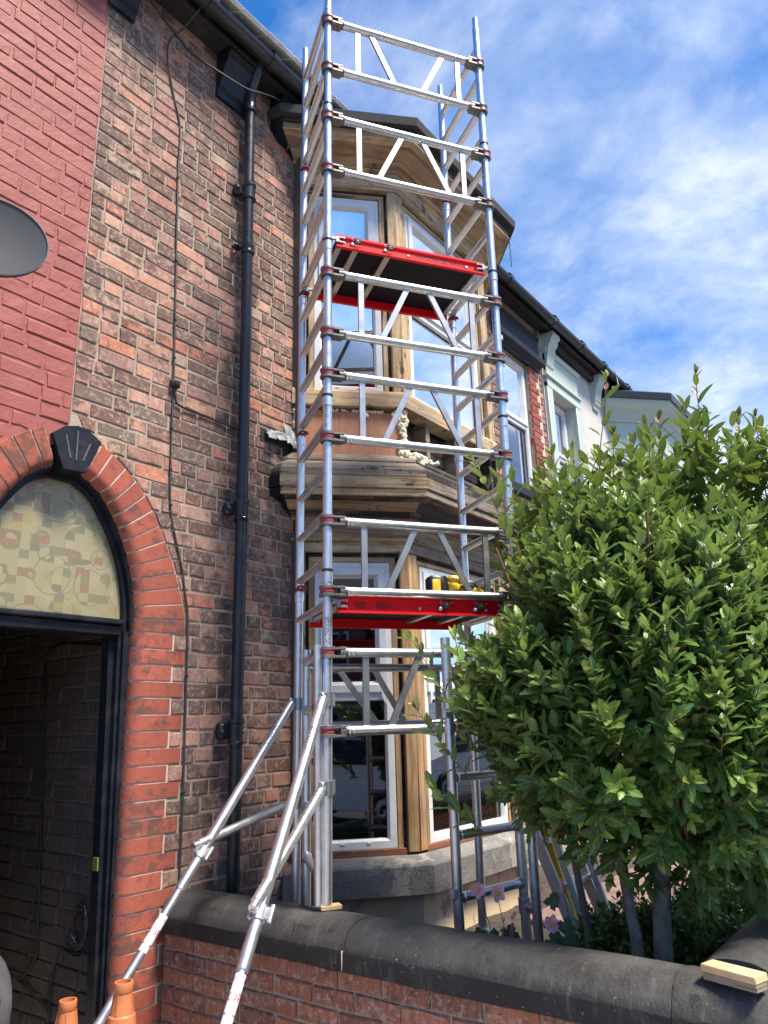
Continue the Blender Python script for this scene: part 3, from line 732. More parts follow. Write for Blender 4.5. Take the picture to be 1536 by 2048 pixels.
# ------------------------------------------------------------------ windows
def mitre(mb, x0, x1, z0, z1, prof):
    """loft a rectangular frame; prof = (inset, depth) pairs"""
    vs = []; fs = []
    for d, y in prof: vs += [(x0+d, y, z0+d), (x1-d, y, z0+d), (x1-d, y, z1-d), (x0+d, y, z1-d)]
    for i in range(len(prof)-1):
        for k in range(4):
            k2 = (k+1) % 4; fs.append((i*4+k, i*4+k2, (i+1)*4+k2, (i+1)*4+k))
    mb.add(vs, fs)
def frameprof(w, y0, y1, bev=.014): return [(0, y1), (0, y0+.003), (.003, y0), (w-bev, y0), (w-bev*.4, y0+bev*.7), (w, y0+bev*1.6), (w, y1)]
def upvc_window(MM, x0, x1, z0, z1, zt, parent, y=.045, blind=False, top_open=True, bottom_open=False, mat=None, horn=False, label=None, group=None):
    mat = mat or M['upvc']; fw = .058
    mb = MB(MM); mitre(mb, x0, x1, z0, z1, frameprof(fw, y, y+.07))
    if zt: mb.box(x0+fw-.012, x1-fw+.012, y+.001, y+.069, zt-.032, zt+.032, .006)
    for hx in (.3, .62): mb.box(x0+(x1-x0)*hx, x0+(x1-x0)*hx+.028, y-.004, y+.004, z0+.030, z0+.040, .002)
    w = mb.build('window', mat, parent, label)
    lights = [(z0+fw-.01, (zt-.03) if zt else z1-fw+.01, bottom_open)]
    if zt: lights.append((zt+.03, z1-fw+.01, top_open))
    for (a, b, op) in lights:
        xa, xb = x0+fw-.010, x1-fw+.010; gy = y+.035
        if op:
            mb = MB(MM); mitre(mb, xa-.012, xb+.012, a-.012, b+.012, frameprof(.062, y-.014, y+.05)); mb.build('sash', mat, w)
            xa += .045; xb -= .045; a += .045; b -= .045; gy = y+.02
        mb = MB(MM); mitre(mb, xa, xb, a, b, [(.0, gy-.006), (.010, gy-.006), (.016, gy+.002), (.016, gy+.01)]); mb.build('glazing_bead', M['black_plastic'] if not op else mat, w)
        mb = MB(MM); mb.add([(xa+.004, gy, a+.004), (xb-.004, gy, a+.004), (xb-.004, gy, b-.004), (xa+.004, gy, b-.004)], [(0, 1, 2, 3)]); mb.build('pane', M['glass'], w, smooth=0)
    if horn:
        for hx, sg in ((x0+fw-.008, 1), (x1-fw+.008, -1)):
            mb = MB(MM); mb.prism([(hx, y-.02, zt+.03), (hx+sg*.03, y-.02, zt+.03), (hx+sg*.028, y-.02, zt-.01), (hx+sg*.012, y-.02, zt-.04), (hx, y-.02, zt-.055)], (0, .022, 0)); mb.build('horn', mat, w)
    if blind:
        mb = MB(); mb.box(0, x1-x0-.12, 0, .024, 0, .0016); me = mb.mesh('blind_slat', M['blind'], 0)
        z = z0+.08; k = 0
        while z < z1-.07:
            link('blind_slat', me, w, mw=MM @ Matrix.Translation((x0+.06, y+.13, z)) @ Matrix.Rotation(R(random.uniform(-2, 4)), 4, 'X')); z += .043
    return w

# ------------------------------------------------------------------ bay windows
CA = R(43); CD = Vector((math.cos(CA), -math.sin(CA), 0)); CN = Vector((-math.sin(CA), -math.cos(CA), 0))
BX0, BS = 3.52, .79
BCX = BX0+BS*CD.x; BCY = WY+BS*CD.y
BX1 = 5.45; BMID = (BCX+BX1)/2
def bay_poly(o, dx=0.0, mid=BMID):
    a = Vector((BX0, WY, 0))+CN*o
    X0 = BX0-max(o, 0)*1.0-.002
    s = (X0-a.x)/CD.x; p1 = a+CD*s
    s2 = (BCY-o-a.y)/CD.y; p2 = a+CD*s2
    if o <= 0: X0 = p1.x
    L = [(X0, WY+.004), (p1.x, p1.y), (p2.x, p2.y)]
    return [(x+dx, y) for x, y in L]+[(2*mid-x+dx, y) for x, y in L[::-1]]
def sweep(name, prof, segs, mat, parent, dx=0.0, label=None, mats=None):
    """closed profile of (offset, z) swept along the bay plan, one mitred solid per run"""
    P = [bay_poly(o, dx) for o, z in prof]; n = len(prof); out = []
    for j in segs:
        mb = MB(); vs = [(P[i][j][0], P[i][j][1], prof[i][1]) for i in range(n)]+[(P[i][j+1][0], P[i][j+1][1], prof[i][1]) for i in range(n)]
        fs = [(i, (i+1) % n, n+(i+1) % n, n+i) for i in range(n)]+[tuple(range(n))[::-1], tuple(range(n, 2*n))]
        mb.add(vs, fs); out.append(mb.build(name, (mats or {}).get(j, mat), parent, label, smooth=25))
    return out
MCANT = frame((BX0, WY, 0), CD, -CN)
MFRONT = frame((0, BCY, 0), (1, 0, 0), (0, 1, 0))
RCX = 2*BMID-BX0
MRIGHT = frame((RCX, WY, 0), (-CD.x, CD.y, 0), (CN.x, -CN.y, 0))
B = -.10
bp = M['black_paint']
BAY = HOUSE
def bay_post(MM, x0, x1, z0, z1, mat, y0=-.004, y1=.10, bead=True):
    mb = MB(MM); mb.box(x0, x1, y0, y1, z0, z1, .006); return mb.build('post', mat, BAY)
for (za, zb, vm) in ((3.925, 5.655, M['pine_v']), (.86, 2.74, M['strip_v'])):
    bay_post(MCANT, .004, .078, za, zb, M['pine_v']); bay_post(MCANT, BS-.078, BS-.004, za, zb, vm)
    bay_post(MFRONT, BCX+.004, BCX+.085, za, zb, vm, .004); bay_post(MFRONT, BX1-.11, BX1-.004, za, zb, M['pine_v'])
    # inner moulded linings, still carrying black paint
    for MM, a, b in ((MCANT, .078, BS-.078), (MFRONT, BCX+.085, BX1-.11)):
        for x0, x1, y0 in ((a, a+.022, .05), (a+.022, a+.062, .025), (b-.022, b, .05), (b-.062, b-.022, .025)):
            mb = MB(MM); mb.box(x0, x1, y0, .10, za, zb-.03, .005); mb.build('lining', M['black_t'] if y0 > .04 else vm, BAY)
        mb = MB(MM); mb.box(a+.022, b-.022, .022, .10, zb-.065, zb-.028, .006); mb.build('lining', M['pine_h'], BAY)
        mb = MB(MM); mb.box(a, b, .035, .10, zb-.028, zb, .003); mb.build('lining', M['dark_h'], BAY)
    # the far canted side is boarded the same way
    mb = MB(MRIGHT); mb.box(.004, BS-.004, .0, .08, za, zb, .004); mb.build('side_boarding', M['pine_v'], BAY)
WU = upvc_window(MCANT, .142, .645, 3.93, 5.585, 4.72, BAY, y=.03, top_open=True)
upvc_window(MFRONT, BCX+.145, BX1-.17, 3.93, 5.585, 4.72, BAY, y=.03)
upvc_window(MCANT, .142, .650, .885, 2.675, 1.80, BAY, y=.03, blind=True, horn=True)
upvc_window(MFRONT, BCX+.145, BX1-.17, .885, 2.675, 1.80, BAY, y=.03, blind=True, horn=True)
# brown beads under the lower windows
for MM, a, b in ((MCANT, .078, BS-.078), (MFRONT, BCX+.085, BX1-.11)):
    mb = MB(MM); mb.box(a, b, .012, .1, .845, .885, .004); mb.build('bead', M['red_t'], BAY)
# roof and upper cornice
wp = {0: bp, 4: bp}
sweep('roof_felt', [(.305, 6.035), (.312, 6.105), (.29, 6.125), (B, 6.30), (B, 6.035)], (0, 1, 2, 3, 4), M['felt'], BAY)
sweep('roof_board', [(.262, 5.995), (.262, 6.035), (B, 6.035), (B, 5.995)], (0, 1, 2, 3, 4), M['soffit'], BAY)
sweep('cornice_board', [(.240, 5.945), (.246, 5.995), (B, 5.995), (B, 5.945)], (0, 1, 2, 3, 4), M['brown_h'], BAY, mats={0: M['dark_h'], 4: bp})
sweep('cornice_board', [(.224, 5.928), (.250, 5.928), (.250, 5.945), (B, 5.945), (B, 5.915), (.205, 5.915)], (0, 1, 2, 3, 4), M['pine_h'], BAY, mats=wp)
sweep('cornice_board', [(B, 5.895), (.150, 5.895), (.175, 5.900), (.205, 5.915), (B, 5.915)], (0, 1, 2, 3, 4), M['brown_h'], BAY, mats=wp)
sweep('cornice_board', [(B, 5.872), (.085, 5.872), (.100, 5.880), (.110, 5.892), (.146, 5.895), (B, 5.895)], (0, 1, 2, 3, 4), M['brown_h'], BAY, mats=wp)
sweep('cornice_board', [(B, 5.838), (.040, 5.838), (.046, 5.850), (.060, 5.858), (.080, 5.872), (B, 5.872)], (0, 1, 2, 3, 4), M['brown_h'], BAY, mats=wp)
sweep('cornice_moulding', [(B, 5.822), (.026, 5.822), (.036, 5.830), (.036, 5.838), (B, 5.838)], (1, 2, 3), M['pine_h'], BAY)
sweep('frieze_board', [(B, 5.655), (.010, 5.655), (.010, 5.822), (B, 5.822)], (1, 2, 3), M['pine_h'], BAY)
# sill of the upper windows
sweep('window_sill', [(B, 3.795), (.030, 3.795), (.034, 3.80), (.034, 3.905), (.022, 3.925), (B, 3.925)], (1, 2, 3), M['pine_h'], BAY)
# spandrel: red board on the canted side, an open hole on the front
sweep('spandrel_board', [(-.03, 3.44), (-.004, 3.44), (-.004, 3.765), (-.03, 3.765)], (1,), M['red_board'], BAY, label='bare red-brown insulation board between the windows')
sweep('spandrel_board', [(-.03, 3.44), (-.004, 3.44), (-.004, 3.79), (-.03, 3.79)], (3,), M['dark_h'], BAY)
mb = MB(MFRONT); mb.box(BCX-.05, BX1+.02, .16, .22, 3.36, 3.80); mb.box(BCX-.05, BX1, 0.02, .2, 3.36, 3.40); cav = mb.build('cavity_back', M['dark_mortar'], BAY, smooth=0)
specs = []
for k in range(4): specs += course(BCX+.05, BX1-.05, 3.405+k*CH, 3.405+k*CH+.072, 7700+k)
lay_bricks(cav, specs, MFRONT @ Matrix.Translation((0, .15, 0)), M['old_brick'], 60, d=.02)
for x in (BCX+.30, BCX+.72, BX1-.09):
    mb = MB(MFRONT); mb.box(x, x+.05, .02, .14, 3.40, 3.795, .004); mb.build('stud', M['grey_h'] if x < BX1-.2 else M['dark_h'], BAY)
def foam(pts, name='foam'):
    mb = MB(); r = random.Random(len(pts)*13+5)
    for (p, rad) in pts:
        n1, n2 = 9, 7; vs = []; ph = r.random()*6
        for i in range(n2+1):
            th = math.pi*i/n2
            for k in range(n1):
                a = 2*math.pi*k/n1+ph; q = rad*r.uniform(.72, 1.25)
                vs.append((p[0]+q*math.sin(th)*math.cos(a), p[1]+q*math.sin(th)*math.sin(a)*.8, p[2]+q*math.cos(th)*1.1))
        mb.add(vs, [(i*n1+k, i*n1+(k+1) % n1, (i+1)*n1+(k+1) % n1, (i+1)*n1+k) for i in range(n2) for k in range(n1)])
    o = mb.build(name, M['foam'], BAY, smooth=180)
    md = o.modifiers.new('remesh', 'REMESH'); md.mode = 'VOXEL'; md.voxel_size = .005; md.use_smooth_shade = True
    return o
def cp(s, z, o=.0): v = Vector((BX0, WY, z))+CD*s+CN*o; return tuple(v)
pts = []
for i in range(230):
    z = random.uniform(3.43, 3.785); wv = .020+.012*math.sin(z*31)+.008*math.sin(z*77)
    pts.append((cp(BS-.022+random.uniform(-wv, wv+.012), z, random.uniform(-.010, .010)), random.uniform(.009, .019)))
for i in range(260):
    u = random.random(); s_ = BS-.055+.19*u; hz = .050*(1-u*.35)
    pts.append((cp(s_, 3.405-.02*u+random.uniform(-hz, hz), .045+random.uniform(-.022, .026)), random.uniform(.009, .020)))
for i in range(14): pts.append((cp(BS+.12+random.uniform(0, .10), 3.375+random.uniform(-.012, .012), .055), random.uniform(.010, .016)))
foam(pts)
pts = []
s = .05
while s < BS-.02:
    if random.random() < .6: pts.append((cp(s, 3.774+random.uniform(-.010, .004), .004), random.uniform(.005, .013)))
    s += .009
for s, z in ((.50, 3.745), (.515, 3.735), (.70, 3.75), (.71, 3.735)): pts.append((cp(s, z, .008), .016))
foam(pts)
pts = []
z = 3.76
while z > 3.42: pts.append((cp(.012+random.uniform(-.006, .006), z, .012), random.uniform(.016, .027))); z -= .02
foam(pts)
# lower cornice
dk = {0: bp, 2: M['dark_h'], 3: bp, 4: bp}
sweep('cornice_top_board', [(B, 3.40), (B, 3.445), (.0, 3.44), (.045, 3.425), (.105, 3.375), (.110, 3.36), (.10, 3.34)], (0, 1, 2, 3, 4), M['grey_h'], BAY, mats={2: M['dark_h'], 3: bp, 4: bp})
sweep('cornice_top_board', [(B, 3.27), (B, 3.34), (.105, 3.352), (.195, 3.292), (.205, 3.275)], (0, 1, 2, 3, 4), M['grey_h'], BAY, mats={2: M['dark_h'], 3: bp, 4: bp})
sweep('cornice_board', [(B, 3.208), (.205, 3.208), (.218, 3.215), (.218, 3.262), (.208, 3.275), (B, 3.27)], (0, 1, 2, 3, 4), M['grey_h'], BAY, mats={2: M['dark_h'], 3: bp, 4: bp})
sweep('fascia_board', [(B, 3.128), (.228, 3.128), (.232, 3.132), (.232, 3.204), (.226, 3.208), (B, 3.208)], (0, 1, 2, 3, 4), M['pine_h'], BAY, mats={0: bp, 2: M['grey_h'], 3: bp, 4: bp})
sweep('fascia_board', [(B, 3.078), (.216, 3.078), (.220, 3.082), (.220, 3.122), (.214, 3.128), (B, 3.128)], (0, 1, 2, 3, 4), M['pine_h'], BAY, mats={0: bp, 2: M['grey_h'], 3: bp, 4: bp})
sweep('soffit_board', [(B, 3.060), (.165, 3.060), (.185, 3.068), (.20, 3.078), (B, 3.078)], (0, 1, 2, 3, 4), M['dark_h'], BAY, mats=dk)
sweep('cornice_board', [(B, 3.008), (.085, 3.008), (.105, 3.020), (.118, 3.045), (.14, 3.060), (B, 3.060)], (0, 1, 2, 3, 4), M['brown_h'], BAY, mats={0: bp, 2: bp, 3: bp, 4: bp})
sweep('cornice_board', [(B, 2.972), (.045, 2.972), (.05, 2.985), (.07, 2.99), (.08, 3.008), (B, 3.008)], (0, 1, 2, 3, 4), M['dark_h'], BAY, mats=dk)
sweep('cornice_moulding', [(B, 2.955), (.022, 2.955), (.034, 2.964), (.034, 2.972), (B, 2.972)], (1, 2, 3), M['brown_h'], BAY)
sweep('frieze_board', [(B, 2.838), (.008, 2.838), (.008, 2.955), (B, 2.955)], (1, 2, 3), M['brown_h'], BAY)
sweep('cornice_moulding', [(B, 2.812), (.022, 2.812), (.030, 2.818), (.030, 2.826), (.018, 2.831), (.018, 2.838), (B, 2.838)], (1, 2, 3), M['pine_h'], BAY, mats={2: M['grey_h']})
sweep('frieze_board', [(B, 2.740), (.004, 2.740), (.004, 2.812), (B, 2.812)], (1, 2, 3), M['pine_h'], BAY, mats={2: M['grey_h']})
# stone sill and rendered plinth
sweep('stone_sill', [(B, .640), (.118, .640), (.122, .646), (.122, .800), (.112, .812), (.0, .846), (B, .848)], (1, 2, 3), M['stone_sill'], BAY)
sweep('plinth', [(B, .30), (.005, .30), (.005, .640), (B, .640)], (1, 2, 3), M['render_patch'], BAY)
# black rebate where timber meets brick
mb = MB(); mb.box(3.512, 3.535, WY-.012, WY+.05, 3.9, 5.84, .003); mb.box(3.512, 3.535, WY-.012, WY+.05, .84, 3.0, .003); mb.build('rebate', M['black_paint'], BAY)
# torn lead flashing on the wall above the lower cornice
for (x0, z0, w, h, tw, mt) in ((3.235, 3.455, .17, .075, .4, 'lead'), (3.40, 3.475, .10, .14, -.5, 'lead')):
    mb = MB(); nx, nz = 7, 5; vs = []
    for back in (0, 1):
        for i in range(nx+1):
            for k in range(nz+1):
                u, v = i/nx, k/nz
                yy = WY-.012-.045*(1-v)*(.4+.6*abs(math.sin(u*5+tw)))-.012*random.random()
                vs.append((x0+w*u+random.uniform(-.006, .006), yy+back*.003, z0+h*v+tw*.05*u+random.uniform(-.008, .008)))
    m_ = (nx+1)*(nz+1)
    fs = [(i*(nz+1)+k, (i+1)*(nz+1)+k, (i+1)*(nz+1)+k+1, i*(nz+1)+k+1) for i in range(nx) for k in range(nz)]
    mb.add(vs, fs+[tuple(m_+q for q in f[::-1]) for f in fs]); mb.build('flashing', M[mt], HOUSE, smooth=20)
mb = MB(); mb.box(3.20, 3.515, WY-.004, WY+.002, 3.44, 3.53); mb.build('tar_strip', M['soffit'], HOUSE, smooth=0)
# rooms behind the glass
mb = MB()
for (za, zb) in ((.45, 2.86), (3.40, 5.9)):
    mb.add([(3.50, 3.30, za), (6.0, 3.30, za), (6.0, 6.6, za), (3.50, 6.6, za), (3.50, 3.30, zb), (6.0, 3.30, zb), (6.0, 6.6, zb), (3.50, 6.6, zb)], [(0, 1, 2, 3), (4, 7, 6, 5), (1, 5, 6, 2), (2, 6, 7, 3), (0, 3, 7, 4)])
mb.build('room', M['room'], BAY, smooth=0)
# ------------------------------------------------------------------ the plain upstairs window beyond the bay
MW = frame((0, WY, 0), (1, 0, 0), (0, 1, 0))
w2 = upvc_window(MW, 6.745, 7.415, 4.03, 5.615, 4.83, HOUSE, y=.05, label='white window with a net curtain beyond the bay')
mb = MB(MW)
nx = 40; vs = []
for i in range(nx+1):
    x = 6.80+.56*i/nx; y = .17+.012*math.sin(i*1.35)
    vs += [(x, y, 4.07), (x, y, 5.57)]
mb.add(vs, [(2*i, 2*i+2, 2*i+3, 2*i+1) for i in range(nx)]); mb.build('net_curtain', M['curtain'], w2, smooth=180)
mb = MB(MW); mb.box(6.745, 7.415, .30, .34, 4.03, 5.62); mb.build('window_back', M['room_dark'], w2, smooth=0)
mb = MB(); mb.prism([(6.58, WY-a, z) for a, z in ((-.02, 5.62), (.03, 5.62), (.03, 5.655), (.10, 5.70), (.105, 5.76), (.03, 5.80), (.03, 6.03), (.055, 6.045), (.055, 6.075), (-.02, 6.09))], (1.11, 0, 0)); mb.build('lintel', M['black_paint'], HOUSE, smooth=20)
mb = MB(); mb.box(6.60, 7.56, WY-.05, WY+.06, 3.92, 4.03, .01); mb.build('window_sill', M['black_paint'], HOUSE)
mb = MB(); mb.box(7.425, 7.69, WY-.004, WY+.05, 3.3, 5.62); jb = mb.build('jamb_wall', M['arch_mortar'], HOUSE, smooth=0)
specs = []; z = 3.55; k = 0
while z < 5.60:
    specs += [(7.422, 7.655 if k % 2 else 7.60, z, z+.077)]; z += CH; k += 1
lay_bricks(jb, specs, frame((0, WY-.012, 0), (1, 0, 0), (0, 1, 0)), M['jamb_brick'], 40, name='jamb_brick', rest='jamb_facing')
# telephone wire brackets by the second window
for z in (5.62, 5.30):
    mb = MB(); mb.lathe((6.66, WY-.06, z), (0, 0, 1), [(0, .02), (.0, .028), (.05, .024), (.055, .018), (.09, .018), (.10, .008)], 12, True); mb.tube((6.66, WY, z+.02), (6.66, WY-.06, z+.02), .008); mb.build('insulator', M['white_render'], HOUSE)
# ------------------------------------------------------------------ scaffold tower
TA = -0.5769
TT = Vector((math.cos(TA), math.sin(TA), 0)); TN = Vector((-TT.y, TT.x, 0))
FL0 = Vector((2.7482, 2.4220, 0)); TL, TW = 1.0465, .5954
LEAN = .0085
def tp(l, w, z): return FL0+TT*(l+LEAN*(z-2.4))+TN*w+Vector((0, 0, z))
TOWER = root('scaffold_tower', 'tall aluminium access tower with red platforms in front of the bay', 'scaffold', tuple(tp(.5, .3, .36)))
AL = M['aluminium']; PR = .0238
def dirv2(a, b): return (Vector(b)-Vector(a)).normalized()
def end_frame(l, zb, zt, rungs, bottoms=None, label=None):
    """ladder frame of two posts and its rungs at tower station l"""
    f = MB(); f.tube(tp(l, 0, (bottoms or (zb, zb))[0]), tp(l, 0, zt), PR, n=20)
    f = f.build('end_frame', AL, TOWER, label)
    mb = MB(); mb.tube(tp(l, TW, (bottoms or (zb, zb))[1]), tp(l, TW, zt), PR, n=20); mb.build('post', AL, f)
    for z in rungs:
        a, b = tp(l, .012, z), tp(l, TW-.012, z)
        mb = MB(); mb.tube(a, b, .0205, n=16)
        d = dirv2(a, b)
        for s in (-1, 1): mb.bar(a+Vector((TT.x*s*.0190, TT.y*s*.0190, -.006)), b+Vector((TT.x*s*.0190, TT.y*s*.0190, -.006)), .010, .004, (0, 0, 1))
        mb.build('rung', AL, f)
    return f
JZ = [2.36, 3.305, 4.265, 5.215, 6.18]
RO = (.05, .295, .535, .782)
def collar(l, w, z, f, clip=False):
    ax = (TT*LEAN+Vector((0, 0, 1))).normalized()
    mb = MB(); mb.lathe(tp(l, w, z-.055), ax, [(0, PR), (0, PR+.0035), (.05, PR+.0035), (.052, PR), (.058, PR+.001)], 20); mb.build('joint_sleeve', AL, f)
    if clip:
        mb = MB(); mb.lathe(tp(l, w, z+.002), ax, [(0, PR), (0, PR+.006), (.016, PR+.006), (.016, PR)], 18)
        for k in range(5):
            a = k/4*math.pi; p = tp(l, w, z+.020)+TT*(.022*math.cos(a)+.010)+Vector((0, 0, .012*math.sin(a))) - TN*.02
            mb.lathe(p-Vector((0, 0, .007)), (0, 0, 1), [(0, .004), (.003, .009), (.011, .009), (.014, .004)], 8, True)
        mb.build('spring_clip', M['clip_red'], f)
    else:
        mb = MB(); mb.lathe(tp(l, w, z), ax, [(0, PR), (0, PR+.005), (.012, PR+.005), (.012, PR)], 18); mb.build('interlock_band', M['black_plastic'], f)
for l in (0, TL):
    end_frame(l, .86, JZ[0], (2.19,) if l == 0 else (.52, 2.19, 1.94), bottoms=(.858, .40) if l == 0 else (.385, .385))
    for i in range(4):
        f = end_frame(l, JZ[i], JZ[i+1], [JZ[i]+r for r in RO])
        for w, cl in ((0, False), (TW, True)): collar(l, w, JZ[i]-.01, f, cl)
    ax = (0, 0, 1)
    for w in (0, TW): mb = MB(); mb.lathe(tp(l, w, JZ[4]), ax, [(0, PR), (0, PR-.004), (.085, PR-.004), (.092, PR-.010)], 18, True); mb.build('spigot', AL, TOWER)
def claw(p, out, parent):
    """clamp jaw round a post, rail leaves along out"""
    mb = MB(); p = Vector(p); out = Vector(out).normalized()
    for dz in (-.028, .011): mb.lathe(p+Vector((0, 0, dz)), (0, 0, 1), [(0, .030), (0, .041), (.014, .041), (.017, .036), (.017, .03)], 16)
    side = out.cross(Vector((0, 0, 1)))
    for dz in (-.020, .018): mb.bar(p+out*.02+Vector((0, 0, dz)), p+out*.085+Vector((0, 0, dz)), .062, .010, side)
    mb.lathe(p+out*.060, out, [(0, .020), (.0, .030), (.022, .030), (.040, .026)], 16)
    mb.build('claw', M['claw_grey'], parent)
    mb = MB(); mb.lathe(p+Vector((0, 0, -.008)), (0, 0, 1), [(0, .028), (0, .0365), (.020, .0365), (.020, .028)], 16); mb.build('claw_insert', M['claw_red'], parent)
def guardrail(z0, z1, vee=False, w=0.0, back=False, l0=0.0, l1=TL):
    g_ = MB(); g_.tube(tp(l0+.07, w, z0), tp(l1-.07, w, z0), .0232, n=20)
    g_ = g_.build('guardrail', AL, TOWER)
    mb = MB(); mb.tube(tp(l0+.07, w, z1), tp(l1-.07, w, z1), .0232, n=20); mb.build('rail', AL, g_)
    ll = l1-l0
    if back:
        segs = ((.10, .10), (.34, .62), (.80, .55), (.93, .93))
    else:
        segs = ((.185, .185), (.27, .415) if vee else (.305, .455), (.77, .615) if vee else (.745, .585), (.845, .845))
        if vee: segs = ((.185, .185), (.415, .27), (.60, .745), (.845, .845))
    for (a, b) in segs:
        mb = MB(); pa, pb = tp(l0+a*ll, w, z0+.016), tp(l0+b*ll, w, z1-.016)
        mb.bar(pa, pb, .031, .016, TT); mb.build('brace', M['bright_alu'], g_)
    for z in (z0, z1):
        claw(tp(l0, w, z), TT, g_); claw(tp(l1, w, z), -TT, g_)
        for l, s in ((l0+.11, 1), (l1-.11, -1)):
            mb = MB()
            for q in (0, .022): mb.lathe(tp(l+s*q, w, z), TT, [(-.006, .0233), (0, .0252), (.006, .0233)], 18)
            mb.build('rail_crimp', AL, g_)
    return g_
guardrail(5.490, 5.863, vee=True)
for a, b in ((4.750, 5.127), (3.678, 4.053), (3.065, 3.430), (2.253, 2.612), (1.589, 1.954)): guardrail(a, b)
def platform(z, latches, label, text=True):
    """red framed trapdoor platform; z is the underside of its side beams"""
    H_ = .082
    p = MB()
    def beam(mb, w, s):
        pr = [(0, 0), (.022*s, 0), (.022*s, .010), (.006*s, .014), (.006*s, H_-.022), (.016*s, H_-.014), (.016*s, H_), (0, H_)]
        mb.prism([tuple(tp(.055, w+a, z+b)) for a, b in pr], TT*(TL-.105))
    # web faces outwards
    beam(p, .028, -1); p = p.build('platform', M['platform_red'], TOWER, label, smooth=20)
    mb = MB(); beam(mb, TW-.028, 1); mb.build('side_beam', M['platform_red'], p, smooth=20)
    mb = MB(); mb.prism([tuple(tp(.06, w, zz)) for w, zz in ((.030, z+.050), (TW-.030, z+.050), (TW-.030, z+.066), (.030, z+.066))], TT*(TL-.115)); mb.build('deck', M['deck'], p, smooth=0)
    for l in latches:
        mb = MB(); mb.bar(tp(l, .03, z+.040), tp(l, TW-.03, z+.040), .034, .020, TT); mb.build('cross_brace', M['zinc'], p)
        f0 = tp(l-.02, .006, z)
        mb = MB(frame(f0, TT, TN)); mb.box(-.004, .032, -.014, .0, .030, .068, .005); mb.build('latch', M['black_plastic'], p)
        mb = MB(frame(f0, TT, TN)); mb.lathe((-.016, .016, .030), (0, -1, 0), [(0, .011), (.018, .011), (.022, .006)], 12, True); mb.lathe((.014, -.012, .052), (0, -1, 0), [(0, .005), (.004, .003)], 10, True)
        mb.path([(-.010+.009*math.cos(a), -.002, .062+.009*math.sin(a)) for a in [i*.9 for i in range(8)]], .0018, n=6); mb.path([(.034, -.002, .060), (.048, -.004, .066), (.054, -.004, .064)], .003, n=6)
        mb.build('latch_pin', M['zinc'], p)
    for q in (TL-.075, .085): mb = MB(); mb.bar(tp(q, .03, z+.042), tp(q, TW-.03, z+.042), .030, .024, TT); mb.build('end_channel', M['zinc'], p)
    for l, s in ((.055, -1), (TL-.052, 1)):
        for w in (.022, TW-.03):
            mb = MB(frame(tp(l, w, z), TT*s, TN)); mb.box(-.052, -.004, -.020, -.010, .026, .036, .002); mb.box(-.052, -.004, -.020, -.010, .056, .066, .002); mb.box(-.016, .004, -.020, -.010, .026, .066, .002)
            mb.box(-.052, -.044, -.020, -.010, .020, .036, .002); mb.box(-.052, -.044, -.020, -.010, .052, .070, .002); mb.box(.0, .040, -.018, -.004, .040, .060, .003); mb.prism([(.03, -.018, .03), (.062, -.018, .036), (.062, -.018, .062), (.05, -.018, .072), (.04, -.018, .06)], (0, .02, 0)); mb.build('hook', M['bright_alu'], p)
    for l in (.50, .88, .955): mb = MB(frame(tp(l, .006, z), TT, TN)); mb.lathe((0, .017, .030), (0, -1, 0), [(0, .010), (.006, .009), (.009, .004)], 12, True); mb.build('rivet', M['zinc'], p)
    if text:
        for body, l, sz in (('MI', .575, .042), ('TOWER', .680, .042), ('POP UP', .805, .022)):
            Mx = frame(tp(l, .0212, z+.040), TT, Vector((0, 0, 1)), -TN)
            lettering(body, sz, Mx, M['black_ink'], p)
        mb = MB(frame(tp(0, .0214, z), TT, TN)); mb.box(.845, .905, -.0004, 0, .040, .0415); mb.box(.845, .90, -.0004, 0, .034, .0352); mb.build('small_print', M['dark_red_ink'], p, smooth=0)
    else:
        mb = MB(frame(tp(0, .0214, z), TT, TN))
        for i in range(6):
            mb.box(.15+.0*i, .15+random.uniform(.04, .08), -.0004, 0, .024+i*.006, .0265+i*.006); mb.box(.26, .26+random.uniform(.05, .11), -.0004, 0, .024+i*.006, .0262+i*.006)
        mb.build('small_print', M['dark_red_ink'], p, smooth=0)
    return p
platform(4.245, (.185, .385), 'upper red platform with black latches on its left half')
platform(2.150, (.645, .845), 'lower red platform with black latches on its right half', text=False)
# lettering running up the posts
def post_text(l, w, z, body, size, roll=0.0):
    me = text_mesh(body, size, 0.0); me.materials.append(M['black_ink'])
    r = PR+.0006; nv = len(me.vertices)
    view = Vector((-tp(l, w, z).x, -tp(l, w, z).y, 0)).normalized(); sd = Vector((0, 0, 1)).cross(view)
    base = tp(l, w, z)
    for v in me.vertices:
        along, across = v.co.x, v.co.y; a = across/r+roll
        q = base+Vector((0, 0, along))+TT*(LEAN*along)+(view*math.cos(a)+sd*-math.sin(a))*r
        v.co = q
    link('lettering', me, TOWER)
for l, z, rl in ((0, 5.99, .1), (0, 3.18, .1), (0, 2.06, .0), (TL, 5.0, .3), (TL, 3.96, .1)): post_text(l, 0, z, 'MI TOWER', .026, rl)
